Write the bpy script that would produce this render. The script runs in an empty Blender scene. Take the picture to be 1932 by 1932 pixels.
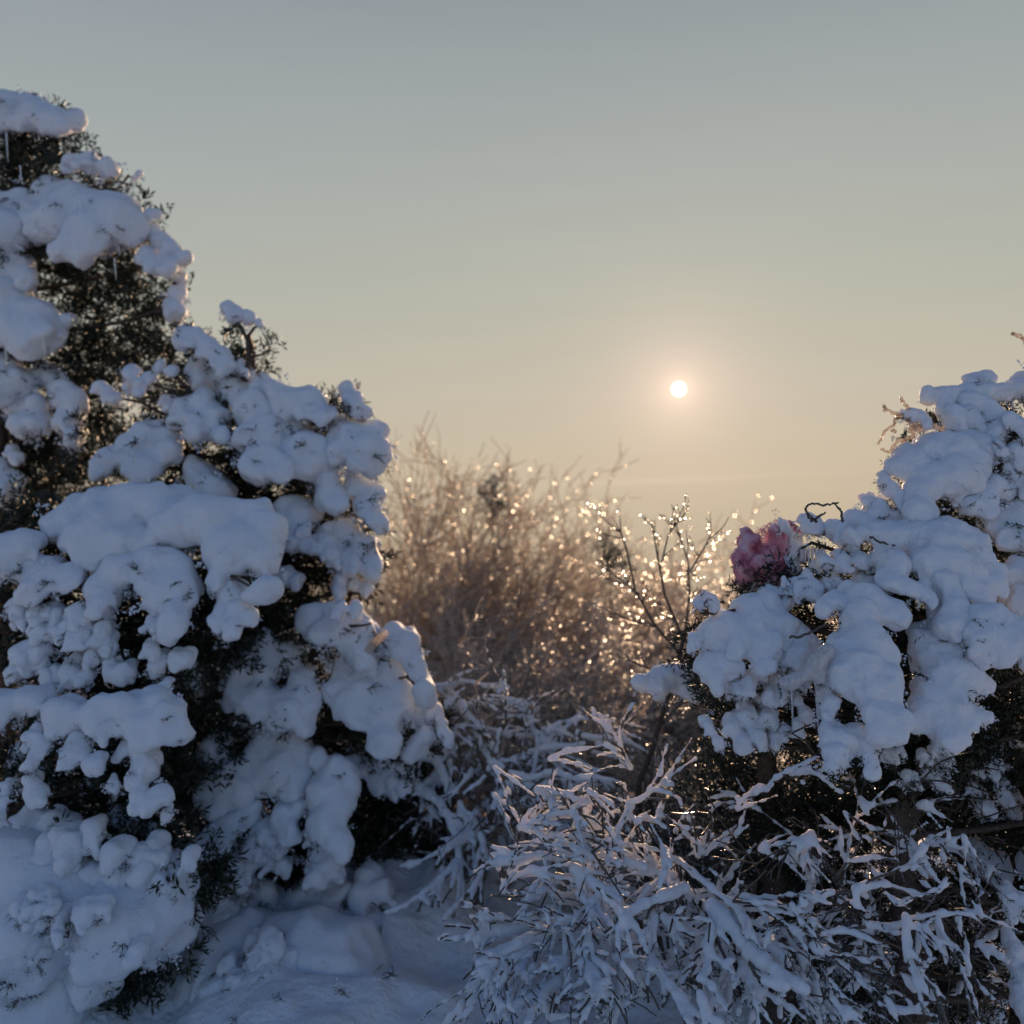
import bpy, math, random, time
import numpy as np
from mathutils import Vector
T0 = time.time()
rng = np.random.default_rng(11)
random.seed(11)
sc = bpy.context.scene
col = sc.collection

# ------------------------------------------------------------------ camera
F = 0.902                       # focal length / picture width
PITCH = math.radians(3.8)
CAM = np.array([0.0, 0.0, 1.25])
cam = bpy.data.objects.new('camera', bpy.data.cameras.new('camera'))
col.objects.link(cam)
sc.camera = cam
cam.location = CAM
cam.rotation_euler = (math.pi / 2 + PITCH, 0, 0)
cam.data.sensor_width = 36
cam.data.lens = 36 * F
cam.data.clip_start = 0.02
cam.data.clip_end = 30000
cam.data.dof.use_dof = True
cam.data.dof.focus_distance = 1.9
cam.data.dof.aperture_fstop = 2.5

# ------------------------------------------------------------------ sky and sun
SUN_EL, SUN_AZ = math.radians(11.2), math.radians(10.35)
SUN = Vector((math.sin(SUN_AZ) * math.cos(SUN_EL), math.cos(SUN_AZ) * math.cos(SUN_EL), math.sin(SUN_EL)))


def lin(r, g, b):
    return tuple((c / 255 / 12.92 if c / 255 <= .04045 else ((c / 255 + .055) / 1.055) ** 2.4) for c in (r, g, b))


def nd(nt, t, **kw):
    n = nt.nodes.new(t)
    for k, v in kw.items():
        setattr(n, k, v)
    return n


def math_node(nt, op, a, b=None, clamp=False):
    n = nd(nt, 'ShaderNodeMath', operation=op, use_clamp=clamp)
    for i, v in enumerate((a, b)):
        if v is None:
            continue
        if isinstance(v, (int, float)):
            n.inputs[i].default_value = v
        else:
            nt.links.new(v, n.inputs[i])
    return n.outputs[0]


def mix_col(nt, blend, fac, a, b):
    n = nd(nt, 'ShaderNodeMix', data_type='RGBA', blend_type=blend)
    for i, v in ((0, fac), (6, a), (7, b)):
        if isinstance(v, (int, float)):
            n.inputs[i].default_value = v
        elif isinstance(v, tuple):
            n.inputs[i].default_value = (*v, 1)
        else:
            nt.links.new(v, n.inputs[i])
    return n.outputs[2]


def ramp(nt, fac, stops, interp='LINEAR'):
    n = nd(nt, 'ShaderNodeValToRGB')
    n.color_ramp.interpolation = interp
    while len(n.color_ramp.elements) < len(stops):
        n.color_ramp.elements.new(0.5)
    for e, (p, c) in zip(n.color_ramp.elements, stops):
        e.position = p
        e.color = (*c, 1) if len(c) == 3 else c
    nt.links.new(fac, n.inputs[0])
    return n.outputs[0]


SKY_STRENGTH = 0.1
world = bpy.data.worlds.new('World')
sc.world = world
world.use_nodes = True
nt = world.node_tree
bg = nt.nodes['Background']
bg.inputs[1].default_value = SKY_STRENGTH
sky = nd(nt, 'ShaderNodeTexSky', sky_type='NISHITA', sun_disc=False, sun_elevation=SUN_EL, sun_rotation=SUN_AZ,
         air_density=1.2, dust_density=0.6, ozone_density=2.0, altitude=1200)
geo = nd(nt, 'ShaderNodeTexCoord')
sep = nd(nt, 'ShaderNodeSeparateXYZ')
nt.links.new(geo.outputs['Generated'], sep.inputs[0])
dot = nd(nt, 'ShaderNodeVectorMath', operation='DOT_PRODUCT')
nt.links.new(geo.outputs['Generated'], dot.inputs[0])
dot.inputs[1].default_value = SUN
ang = math_node(nt, 'ARCCOSINE', math_node(nt, 'MINIMUM', dot.outputs['Value'], 0.9999999))       # radians from the sun
elev = math_node(nt, 'ARCSINE', sep.outputs[2])                                                   # radians
ez = math_node(nt, 'DIVIDE', math_node(nt, 'ADD', elev, 0.05), 1.62, True)
def ep(d): return (math.radians(d) + .05) / 1.62
hazy = ramp(nt, ez, [(ep(-2), lin(186, 169, 145)), (ep(2), lin(195, 178, 152)), (ep(6), lin(203, 187, 162)), (ep(11), lin(197, 188, 170)),
                     (ep(17), lin(183, 183, 170)), (ep(23), lin(172, 176, 170)), (ep(29), lin(160, 166, 166)),
                     (ep(34), lin(147, 154, 158)), (ep(50), lin(116, 132, 154)), (ep(90), lin(88, 110, 150))])
# the air turns cooler and a little darker away from the sun
awayf = math_node(nt, 'DIVIDE', math_node(nt, 'SUBTRACT', ang, 0.25), 0.75, True)
hazy = mix_col(nt, 'MULTIPLY', awayf, hazy, (0.84, 0.90, 1.0))
# aureole round the sun
def expo(k):
    return math_node(nt, 'EXPONENT', math_node(nt, 'MULTIPLY', ang, -k))
g1 = mix_col(nt, 'MULTIPLY', 1.0, (0.30, 0.20, 0.14), nd(nt, 'ShaderNodeCombineColor').outputs[0])
def scaled(colour, f):
    v = nd(nt, 'ShaderNodeVectorMath', operation='SCALE')
    v.inputs[0].default_value = colour
    nt.links.new(f, v.inputs['Scale'])
    return v.outputs[0]
glow = nd(nt, 'ShaderNodeVectorMath', operation='ADD')
wide = nd(nt, 'ShaderNodeVectorMath', operation='ADD')
nt.links.new(scaled((0.20, 0.115, 0.080), expo(12)), wide.inputs[0])
nt.links.new(scaled((0.34, 0.22, 0.18), expo(34)), wide.inputs[1])
nt.links.new(wide.outputs[0], glow.inputs[0])
nt.links.new(scaled((0.40, 0.24, 0.11), expo(120)), glow.inputs[1])
disc = ramp(nt, math_node(nt, 'DIVIDE', ang, math.radians(1.0), True), [(0.0, (7, 6.6, 5.8)), (0.26, (7, 6.6, 5.8)), (0.40, (0, 0, 0))])
glow2 = nd(nt, 'ShaderNodeVectorMath', operation='ADD')
nt.links.new(glow.outputs[0], glow2.inputs[0])
nt.links.new(disc, glow2.inputs[1])
# one thin lit streak of cloud low in the sky
nz = nd(nt, 'ShaderNodeTexNoise')
nz.inputs['Scale'].default_value = 5.0
nz.inputs['Detail'].default_value = 3.0
mp = nd(nt, 'ShaderNodeMapping')
mp.inputs['Scale'].default_value = (1.0, 1.0, 14.0)
nt.links.new(geo.outputs['Generated'], mp.inputs[0])
nt.links.new(mp.outputs[0], nz.inputs[0])
veil = ramp(nt, nz.outputs[0], [(0.3, (0.988, 0.988, 0.99)), (0.7, (1.01, 1.01, 1.005))])
hazy = mix_col(nt, 'MULTIPLY', 1.0, hazy, veil)
streak = math_node(nt, 'SUBTRACT', elev, math_node(nt, 'ADD', 0.0945, math_node(nt, 'MULTIPLY', sep.outputs[0], 0.028)))
streak = math_node(nt, 'EXPONENT', math_node(nt, 'MULTIPLY', math_node(nt, 'POWER', math_node(nt, 'MULTIPLY', streak, 420), 2.0), -1.0))
sx = math_node(nt, 'EXPONENT', math_node(nt, 'MULTIPLY', math_node(nt, 'POWER', math_node(nt, 'MULTIPLY', math_node(nt, 'SUBTRACT', sep.outputs[0], 0.165), 9), 2.0), -1.0))
glow3 = nd(nt, 'ShaderNodeVectorMath', operation='ADD')
nt.links.new(glow2.outputs[0], glow3.inputs[0])
nt.links.new(scaled((0.06, 0.05, 0.045), math_node(nt, 'MULTIPLY', streak, sx)), glow3.inputs[1])
front = nd(nt, 'ShaderNodeVectorMath', operation='ADD')
nt.links.new(hazy, front.inputs[0])
nt.links.new(glow3.outputs[0], front.inputs[1])
front10 = nd(nt, 'ShaderNodeVectorMath', operation='SCALE')
nt.links.new(front.outputs[0], front10.inputs[0])
front10.inputs['Scale'].default_value = 1 / SKY_STRENGTH
clear = mix_col(nt, 'MULTIPLY', 1.0, sky.outputs[0], (0.94, 0.97, 1.23))
hz = nd(nt, 'ShaderNodeMapRange', interpolation_type='SMOOTHSTEP')
nt.links.new(ang, hz.inputs[0])
hz.inputs[1].default_value = 0.8
hz.inputs[2].default_value = 1.7
hz.inputs[3].default_value = 0.0
hz.inputs[4].default_value = 1.0
nt.links.new(mix_col(nt, 'MIX', hz.outputs[0], front10.outputs[0], clear), bg.inputs[0])

sun = bpy.data.objects.new('sun', bpy.data.lights.new('sun', 'SUN'))
col.objects.link(sun)
sun.data.energy = 4.4
sun.data.angle = math.radians(0.6)
sun.data.color = (1.0, 0.66, 0.40)
sun.rotation_euler = SUN.to_track_quat('Z', 'Y').to_euler()
sun.location = (3, 12, 9)

sc.view_settings.view_transform = 'Standard'
sc.view_settings.look = 'None'
sc.view_settings.exposure = 0.0
sc.view_settings.gamma = 1.0
sc.view_settings.use_curve_mapping = False
sc.cycles.max_bounces = 10
sc.cycles.transparent_max_bounces = 24
sc.cycles.diffuse_bounces = 4
sc.cycles.sample_clamp_indirect = 6
sc.cycles.use_denoising = True

# ------------------------------------------------------------------ helpers
CP, SP = math.cos(PITCH), math.sin(PITCH)
def P(px, py, d):
    """a point d metres in front of the camera, seen at picture position px, py (1932 across)"""
    px, py, d = np.asarray(px, float), np.asarray(py, float), np.asarray(d, float)
    u = (px / 1932 - .5) / F * d
    v = (.5 - py / 1932) / F * d
    return np.stack(np.broadcast_arrays(CAM[0] + u, CAM[1] + d * CP - v * SP, CAM[2] + d * SP + v * CP), -1)
def PX(d):
    return d / 1932 / F


def mesh_np(name, verts, faces, mat, smooth=True):
    """faces: (n,3) or (n,4) int array"""
    me = bpy.data.meshes.new(name)
    verts = np.ascontiguousarray(verts, dtype=np.float32)
    faces = np.ascontiguousarray(faces, dtype=np.int32)
    n, k = faces.shape if len(faces) else (0, 4)
    me.vertices.add(len(verts))
    me.vertices.foreach_set('co', verts.ravel())
    if n:
        me.loops.add(n * k)
        me.loops.foreach_set('vertex_index', faces.ravel())
        me.polygons.add(n)
        me.polygons.foreach_set('loop_start', np.arange(0, n * k, k, dtype=np.int32))
        me.polygons.foreach_set('loop_total', np.full(n, k, dtype=np.int32))
        me.polygons.foreach_set('use_smooth', np.full(n, smooth, dtype=bool))
    me.update(calc_edges=True)
    me.materials.append(mat)
    return me


def obj(name, me, parent=None, kind=None):
    o = bpy.data.objects.new(name, me)
    col.objects.link(o)
    if parent is not None:
        o.parent = parent
        base = parent
        off = Vector((0, 0, 0))
        while base is not None:                 # meshes are built in world space
            off += base.location
            base = base.parent
        o.location = -off
    if kind:
        o['kind'] = kind
    return o


def thing(name, label, cat, loc, group=None):
    o = bpy.data.objects.new(name, None)
    col.objects.link(o)
    o.location = tuple(float(c) for c in loc)
    o['label'] = label
    o['category'] = cat
    if group:
        o['group'] = group
    return o


def hash3(i, j, k):
    h = (i.astype(np.int64) * 374761393 + j.astype(np.int64) * 668265263 + k.astype(np.int64) * 2147483647 + 1013904223) & 0xffffffff
    h = ((h ^ (h >> 13)) * 1274126177) & 0xffffffff
    return ((h ^ (h >> 16)) & 0xffff) / 32767.5 - 1


def vnoise(p):
    i = np.floor(p).astype(np.int64)
    f = p - i
    f = f * f * (3 - 2 * f)
    x, y, z = i[..., 0], i[..., 1], i[..., 2]
    fx, fy, fz = f[..., 0], f[..., 1], f[..., 2]
    def lx(jy, kz):
        return hash3(x, y + jy, z + kz) * (1 - fx) + hash3(x + 1, y + jy, z + kz) * fx
    return (lx(0, 0) * (1 - fy) + lx(1, 0) * fy) * (1 - fz) + (lx(0, 1) * (1 - fy) + lx(1, 1) * fy) * fz


def fbm(p, octaves=3, gain=.5):
    s, a = 0, 1
    for o in range(octaves):
        s = s + a * vnoise(p * 2 ** o + 17.3 * o)
        a *= gain
    return s


def surface_nets(Fd, origin, h):
    nx, ny, nz = Fd.shape
    ins = Fd < 0
    c = np.zeros((nx - 1, ny - 1, nz - 1), np.uint8)
    for dx in (0, 1):
        for dy in (0, 1):
            for dz in (0, 1):
                c += ins[dx:nx - 1 + dx, dy:ny - 1 + dy, dz:nz - 1 + dz]
    I = np.argwhere((c > 0) & (c < 8))
    if not len(I):
        return np.zeros((0, 3)), np.zeros((0, 4), int)
    idx = np.full(c.shape, -1, np.int32)
    idx[I[:, 0], I[:, 1], I[:, 2]] = np.arange(len(I))
    acc = np.zeros((len(I), 3))
    cnt = np.zeros(len(I))
    cs = [(a, b, d) for a in (0, 1) for b in (0, 1) for d in (0, 1)]
    val = {q: Fd[I[:, 0] + q[0], I[:, 1] + q[1], I[:, 2] + q[2]] for q in cs}
    for q in cs:
        for ax in range(3):
            if q[ax]:
                continue
            r = list(q)
            r[ax] = 1
            a, b = val[q], val[tuple(r)]
            m = (a < 0) != (b < 0)
            t = np.where(m, a / np.where(m, a - b, 1), 0)
            p = np.array(q, float)[None].repeat(len(I), 0)
            p[:, ax] += t
            acc += p * m[:, None]
            cnt += m
    V = origin + (I + acc / cnt[:, None]) * h
    Q = []
    for ax in range(3):
        o1, o2 = [(1, 2), (2, 0), (0, 1)][ax]
        A = np.moveaxis(ins, ax, 0)
        a, b = ins, ins
        sl0 = [slice(1, -1)] * 3
        sl1 = [slice(1, -1)] * 3
        sl0[ax] = slice(0, -1)
        sl1[ax] = slice(1, None)
        s0, s1 = ins[tuple(sl0)], ins[tuple(sl1)]
        E_ = np.argwhere(s0 != s1)
        if not len(E_):
            continue
        flip = s0[E_[:, 0], E_[:, 1], E_[:, 2]]
        base = E_ + 1
        base[:, ax] -= 1
        e1 = np.zeros(3, int); e1[o1] = 1
        e2 = np.zeros(3, int); e2[o2] = 1
        def at(p): return idx[p[:, 0], p[:, 1], p[:, 2]]
        q = np.stack([at(base), at(base - e1), at(base - e1 - e2), at(base - e2)], 1)
        q[~flip] = q[~flip][:, ::-1]
        Q.append(q)
    return V, np.concatenate(Q)


def vert_normals(V, Q):
    n = np.cross(V[Q[:, 2]] - V[Q[:, 0]], V[Q[:, 3]] - V[Q[:, 1]])
    out = np.zeros_like(V)
    for ax in range(3):
        s = np.zeros(len(V))
        for k in range(4):
            s += np.bincount(Q[:, k], n[:, ax], len(V))
        out[:, ax] = s
    return out / (np.linalg.norm(out, axis=1, keepdims=True) + 1e-12)


def largest_pieces(V, Q, share=.12):
    lab = np.arange(len(V))
    for _ in range(200):
        m = lab[Q].min(1)
        new = lab.copy()
        for k in range(4):
            np.minimum.at(new, Q[:, k], m)
        new = new[new]
        if (new == lab).all():
            break
        lab = new
    cnt = np.bincount(lab, minlength=len(V))
    keep = cnt[lab] >= share * len(V) if cnt.max() < .6 * len(V) else cnt[lab] == cnt.max()
    idx = np.cumsum(keep) - 1
    return V[keep], idx[Q[keep[Q[:, 0]]]]


def blob_mesh(A, B, RA, RB, h, blend, lumps=(), squash=1.0):
    """skin of a smooth union of tapered capsules A-B. lumps: (size, height) noise layers"""
    A, B = np.atleast_2d(A), np.atleast_2d(B)
    RA, RB = np.atleast_1d(RA), np.atleast_1d(RB)
    R = np.maximum(RA, RB)
    m = blend * 2 + 2.5 * h
    lo = np.minimum(A, B) - (R + m)[:, None]
    hi = np.maximum(A, B) + (R + m)[:, None]
    org = lo.min(0) - 2 * h
    n = np.ceil((hi.max(0) + 2 * h - org) / h).astype(int) + 1
    S = np.full(n, 1e-7, np.float32)
    for a, b, ra, rb, l, u in zip(A, B, RA, RB, lo, hi):
        i0 = np.maximum(((l - org) / h).astype(int), 0)
        i1 = np.minimum(np.ceil((u - org) / h).astype(int) + 1, n)
        X = (org[0] + np.arange(i0[0], i1[0]) * h).astype(np.float32)[:, None, None]
        Y = (org[1] + np.arange(i0[1], i1[1]) * h).astype(np.float32)[None, :, None]
        Z = (org[2] + np.arange(i0[2], i1[2]) * h).astype(np.float32)[None, None, :]
        ab = b - a
        L2 = float(ab @ ab)
        dx, dy, dz = X - a[0], Y - a[1], Z - a[2]
        if L2 > 1e-10:
            t = np.clip((dx * ab[0] + dy * ab[1] + dz * ab[2]) / L2, 0, 1)
            d = np.sqrt((dx - t * ab[0]) ** 2 + (dy - t * ab[1]) ** 2 + (dz - t * ab[2]) ** 2) - (ra + (rb - ra) * t)
        else:
            d = np.sqrt(dx ** 2 + dy ** 2 + dz ** 2) - ra
        S[i0[0]:i1[0], i0[1]:i1[1], i0[2]:i1[2]] += np.exp(np.clip(-d / blend, -16, 30))
    Fd = -np.log(S) * blend
    V, Q = surface_nets(Fd, org, h)
    if len(V) and lumps:
        N = vert_normals(V, Q)
        crumb = .35 + .65 * np.clip(.75 - N[:, 2], 0, 1)          # tops lie smooth, flanks and undersides crumble
        d = 0
        for q, (size, amp) in enumerate(lumps):
            d = d + amp * fbm(V / size * (np.array([1, 1, .5]) if q < 2 else 1), 2) * (1 if q == 0 else crumb)
        V = V + N * np.asarray(d)[:, None]
    return V, Q


def tube(pts, rad, sides=5):
    pts = np.asarray(pts, float)
    n = len(pts)
    rad = np.broadcast_to(np.asarray(rad, float), (n,))
    t = np.gradient(pts, axis=0)
    t /= np.linalg.norm(t, axis=1, keepdims=True) + 1e-9
    up = np.array([.31, .2, .93]) if abs(t[:, 2]).max() < .97 else np.array([.9, .3, .1])
    s = np.cross(t, up)
    s /= np.linalg.norm(s, axis=1, keepdims=True) + 1e-9
    w = np.cross(s, t)
    a = np.arange(sides) * 2 * math.pi / sides
    ring = pts[:, None] + rad[:, None, None] * (np.cos(a)[None, :, None] * s[:, None] + np.sin(a)[None, :, None] * w[:, None])
    V = ring.reshape(-1, 3)
    i = np.arange(n - 1)[:, None] * sides
    j = np.arange(sides)[None]
    j2 = (j + 1) % sides
    Q = np.stack([i + j, i + j2, i + sides + j2, i + sides + j], -1).reshape(-1, 4)
    return V, Q


def smooth_line(p, sub=5):
    p = np.asarray(p, float)
    q = np.concatenate([[2 * p[0] - p[1]], p, [2 * p[-1] - p[-2]]])
    out = []
    for i in range(len(p) - 1):
        a, b, c, d = q[i:i + 4]
        for t in np.arange(sub) / sub:
            out.append(.5 * (2 * b + (c - a) * t + (2 * a - 5 * b + 4 * c - d) * t ** 2 + (3 * b - a - 3 * c + d) * t ** 3))
    return np.array(out + [p[-1]])


class Bag:
    def __init__(self): self.v, self.f, self.n = [], [], 0
    def add(self, vf):
        V, Q = vf
        if len(Q):
            self.v.append(V); self.f.append(Q + self.n); self.n += len(V)
    def mesh(self, name, mat, smooth=True):
        if not self.v:
            return None
        return mesh_np(name, np.concatenate(self.v), np.concatenate(self.f), mat, smooth)


def unit(v): return v / (np.linalg.norm(v) + 1e-9)

# ------------------------------------------------------------------ materials
def principled(name):
    m = bpy.data.materials.new(name)
    m.use_nodes = True
    return m, m.node_tree, m.node_tree.nodes['Principled BSDF']


def bump(nt, b, scale, strength, dist=.004, detail=4):
    tc = nd(nt, 'ShaderNodeTexCoord')
    n = nd(nt, 'ShaderNodeTexNoise')
    n.inputs['Scale'].default_value = scale
    n.inputs['Detail'].default_value = detail
    nt.links.new(tc.outputs['Object'], n.inputs[0])
    bp = nd(nt, 'ShaderNodeBump')
    bp.inputs['Strength'].default_value = strength
    bp.inputs['Distance'].default_value = dist
    nt.links.new(n.outputs[0], bp.inputs['Height'])
    nt.links.new(bp.outputs[0], b.inputs['Normal'])
    return n, tc


def snow_material(name, base=(.80, .825, .87), sss=.35, radius=(.022, .017, .013)):
    m, nt, b = principled(name)
    b.inputs['Base Color'].default_value = (*base, 1)
    b.inputs['Roughness'].default_value = .62
    b.inputs['Specular IOR Level'].default_value = .35
    b.inputs['Subsurface Weight'].default_value = sss
    b.inputs['Subsurface Radius'].default_value = radius
    b.inputs['Subsurface Scale'].default_value = 1.0
    n_, tc_ = bump(nt, b, 300, .5, .004)
    first = [q for q in nt.nodes if q.type == 'BUMP'][0]
    n2, b2 = nd(nt, 'ShaderNodeTexNoise'), nd(nt, 'ShaderNodeBump')
    n2.inputs['Scale'].default_value = 70
    n2.inputs['Detail'].default_value = 4
    b2.inputs['Strength'].default_value = .5
    b2.inputs['Distance'].default_value = .008
    nt.links.new(tc_.outputs['Object'], n2.inputs[0])
    nt.links.new(n2.outputs[0], b2.inputs['Height'])
    nt.links.new(b2.outputs[0], first.inputs['Normal'])
    return m
SNOW = snow_material('snow', sss=.5, radius=(.030, .021, .015))
PINKSNOW = snow_material('pink_snow', (.80, .39, .44), .3)
nt = PINKSNOW.node_tree
tc_, n_ = nd(nt, 'ShaderNodeTexCoord'), nd(nt, 'ShaderNodeTexNoise')
n_.inputs['Scale'].default_value = 26
n_.inputs['Detail'].default_value = 4
nt.links.new(tc_.outputs['Object'], n_.inputs[0])
nt.links.new(ramp(nt, n_.outputs[0], [(.36, (.42, .10, .14)), (.50, (.70, .28, .34)), (.66, (.84, .60, .64))]), nt.nodes['Principled BSDF'].inputs['Base Color'])
def plain(name, colour, rough):
    m, nt, b = principled(name)
    b.inputs['Base Color'].default_value = (*colour, 1)
    b.inputs['Roughness'].default_value = rough
    return m
FROST = plain('frost', (.78, .80, .85), .6)
PINKFROST = plain('pink_frost', (.78, .40, .45), .6)


m, nt, b = principled('needle')
nz_, tc_ = nd(nt, 'ShaderNodeTexNoise'), nd(nt, 'ShaderNodeTexCoord')
nz_.inputs['Scale'].default_value = 9
nt.links.new(tc_.outputs['Object'], nz_.inputs[0])
nt.links.new(ramp(nt, nz_.outputs[0], [(.35, (.009, .014, .007)), (.65, (.024, .031, .012))]), b.inputs['Base Color'])
b.inputs['Roughness'].default_value = .45
NEEDLE = m

m, nt, b = principled('bark')
n_, tc_ = bump(nt, b, 90, .6, .003)
nt.links.new(ramp(nt, n_.outputs[0], [(.3, (.035, .024, .018)), (.7, (.11, .075, .052))]), b.inputs['Base Color'])
b.inputs['Roughness'].default_value = .7
BARK = m


def ice_twig(name, dark, light, trans, clear=0.0):
    m, nt, b = principled(name)
    n_, tc_ = bump(nt, b, 140, .7, .003)
    c = ramp(nt, n_.outputs[0], [(.3, dark), (.7, light)])
    nt.links.new(c, b.inputs['Base Color'])
    b.inputs['Roughness'].default_value = .32
    b.inputs['Coat Weight'].default_value = .8
    b.inputs['Coat Roughness'].default_value = .16
    tr = nd(nt, 'ShaderNodeBsdfTranslucent')
    nt.links.new(c, tr.inputs[0])
    mx = nd(nt, 'ShaderNodeMixShader')
    mx.inputs[0].default_value = trans
    out = nt.nodes['Material Output']
    nt.links.new(b.outputs[0], mx.inputs[1])
    nt.links.new(tr.outputs[0], mx.inputs[2])
    nt.links.new(mx.outputs[0], out.inputs[0])
    if clear:                                   # the clear sleeve of ice lets part of the light straight through
        tp = nd(nt, 'ShaderNodeBsdfTransparent')
        tp.inputs[0].default_value = (1, .97, .93, 1)
        m2 = nd(nt, 'ShaderNodeMixShader')
        m2.inputs[0].default_value = clear
        nt.links.new(mx.outputs[0], m2.inputs[1])
        nt.links.new(tp.outputs[0], m2.inputs[2])
        nt.links.new(m2.outputs[0], out.inputs[0])
    return m
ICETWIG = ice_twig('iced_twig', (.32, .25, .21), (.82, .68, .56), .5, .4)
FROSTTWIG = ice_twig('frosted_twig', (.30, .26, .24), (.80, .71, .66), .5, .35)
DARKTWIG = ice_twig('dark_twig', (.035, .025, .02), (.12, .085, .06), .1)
RIME = ice_twig('rime_coat', (.62, .60, .60), (.84, .84, .86), .35)

m, nt, b = principled('ice')
b.inputs['Base Color'].default_value = (.95, .93, .9, 1)
b.inputs['Roughness'].default_value = .34
b.inputs['Specular IOR Level'].default_value = 1.0
tr = nd(nt, 'ShaderNodeBsdfTranslucent')
tr.inputs[0].default_value = (.95, .90, .84, 1)
rf = nd(nt, 'ShaderNodeBsdfRefraction')
rf.inputs['Roughness'].default_value = .5
rf.inputs['IOR'].default_value = 1.31
mx = nd(nt, 'ShaderNodeMixShader')
mx.inputs[0].default_value = .5
nt.links.new(b.outputs[0], mx.inputs[1])
nt.links.new(tr.outputs[0], mx.inputs[2])
m2 = nd(nt, 'ShaderNodeMixShader')
m2.inputs[0].default_value = .5
nt.links.new(mx.outputs[0], m2.inputs[1])
nt.links.new(rf.outputs[0], m2.inputs[2])
tp = nd(nt, 'ShaderNodeBsdfTransparent')
m3 = nd(nt, 'ShaderNodeMixShader')
m3.inputs[0].default_value = .3
nt.links.new(m2.outputs[0], m3.inputs[1])
nt.links.new(tp.outputs[0], m3.inputs[2])
nt.links.new(m3.outputs[0], nt.nodes['Material Output'].inputs[0])
ICE = m

m, nt, b = principled('clear_ice')
b.inputs['Base Color'].default_value = (.92, .93, .95, 1)
b.inputs['Roughness'].default_value = .08
b.inputs['IOR'].default_value = 1.31
b.inputs['Transmission Weight'].default_value = .8
CLEARICE = m

# ------------------------------------------------------------------ ground
def bump2(x, y, cx, cy, s, a, sy=None):
    sy = sy or s
    return a * np.exp(-((x - cx) / s) ** 2 - ((y - cy) / sy) ** 2)


def ground_z(x, y):
    x, y = np.asarray(x, float), np.asarray(y, float)
    p = np.stack([x, y, np.zeros_like(x)], -1)
    r = np.hypot(x, y)
    near = np.exp(-(r / 14) ** 2)
    z = .035 * np.clip(fbm(p * 8 + 2, 2) - .15, 0, 1) * near + (.09 * fbm(p * 1.3, 3) + .055 * fbm(p * 4.2 + 5, 3)) * near
    z = z + bump2(x, y, -.95, 3.15, .75, .20, .6) + bump2(x, y, -.28, 3.25, .28, .10, .35) - bump2(x, y, .08, 3.3, .25, .12, .6)
    z = z + bump2(x, y, -.05, 4.6, 1.4, .18, 1.0) + bump2(x, y, 1.1, 3.2, .6, .1) + bump2(x, y, -.56, 2.35, .22, .13, .3) + bump2(x, y, -.36, 2.62, .2, .08, .2) - bump2(x, y, -.75, 2.4, .05, .06, .2)
    for k in range(9):                               # old trodden steps in the snow
        fx, fy = -.22 + .13 * math.sin(k * 1.9), 1.6 + .26 * k
        z = z - bump2(x, y, fx, fy, .07, .055, .11) + bump2(x, y, fx + .1, fy + .1, .06, .02)
    fall = np.sqrt(np.clip(y - 3.6, 0, None) ** 2 + .3) - .548 + np.clip(r - 14, 0, None)
    z = z - 420 * (1 - np.exp(-fall * .26 / 420))
    z = z + 60 * fbm(p / 700 + 3, 3) * np.clip((r - 200) / 800, 0, 1)
    return z


U = np.linspace(-1, 1, 290)
def spread(u, near, far):
    k = 14.0
    return np.sinh(u * k) / np.sinh(k) * far + u * near
gx, gy = np.meshgrid(spread(U, 2.7, 9000), spread(U, 2.7, 9000) + 2.7, indexing='ij')
gz = ground_z(gx, gy)
n = len(U)
i, j = np.meshgrid(np.arange(n - 1), np.arange(n - 1), indexing='ij')
gq = np.stack([i * n + j, (i + 1) * n + j, (i + 1) * n + j + 1, i * n + j + 1], -1).reshape(-1, 4)
GSNOW = snow_material('ground_snow', (.88, .90, .94), .2)
nt = GSNOW.node_tree
nt.nodes['Principled BSDF'].inputs['Specular IOR Level'].default_value = .08
# the valley far below is dark woodland with patches of snow
gp, gl = nd(nt, 'ShaderNodeNewGeometry'), nd(nt, 'ShaderNodeVectorMath', operation='LENGTH')
nt.links.new(gp.outputs['Position'], gl.inputs[0])
gn = nd(nt, 'ShaderNodeTexNoise')
gn.inputs['Scale'].default_value = .02
gn.inputs['Detail'].default_value = 8
nt.links.new(gp.outputs['Position'], gn.inputs[0])
wood = ramp(nt, gn.outputs[0], [(.46, (.030, .040, .046)), (.62, (.42, .46, .52))])
gf = nd(nt, 'ShaderNodeMapRange')
nt.links.new(gl.outputs['Value'], gf.inputs[0])
gf.inputs[1].default_value = 14
gf.inputs[2].default_value = 40
nt.links.new(mix_col(nt, 'MIX', gf.outputs[0], (.88, .90, .94), wood), nt.nodes['Principled BSDF'].inputs['Base Color'])
tc_, n_, bp_ = nd(nt, 'ShaderNodeTexCoord'), nd(nt, 'ShaderNodeTexNoise'), nd(nt, 'ShaderNodeBump')
n_.inputs['Scale'].default_value = 28
n_.inputs['Detail'].default_value = 5
bp_.inputs['Strength'].default_value = .8
bp_.inputs['Distance'].default_value = .025
nt.links.new(tc_.outputs['Object'], n_.inputs[0])
nt.links.new(n_.outputs[0], bp_.inputs['Height'])
nt.links.new(bp_.outputs[0], [q for q in nt.nodes if q.type == 'BUMP' and q != bp_ and not q.inputs['Normal'].is_linked][0].inputs['Normal'])
obj('ground', mesh_np('ground', np.stack([gx, gy, gz], -1).reshape(-1, 3), gq, GSNOW), kind='structure')

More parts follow.
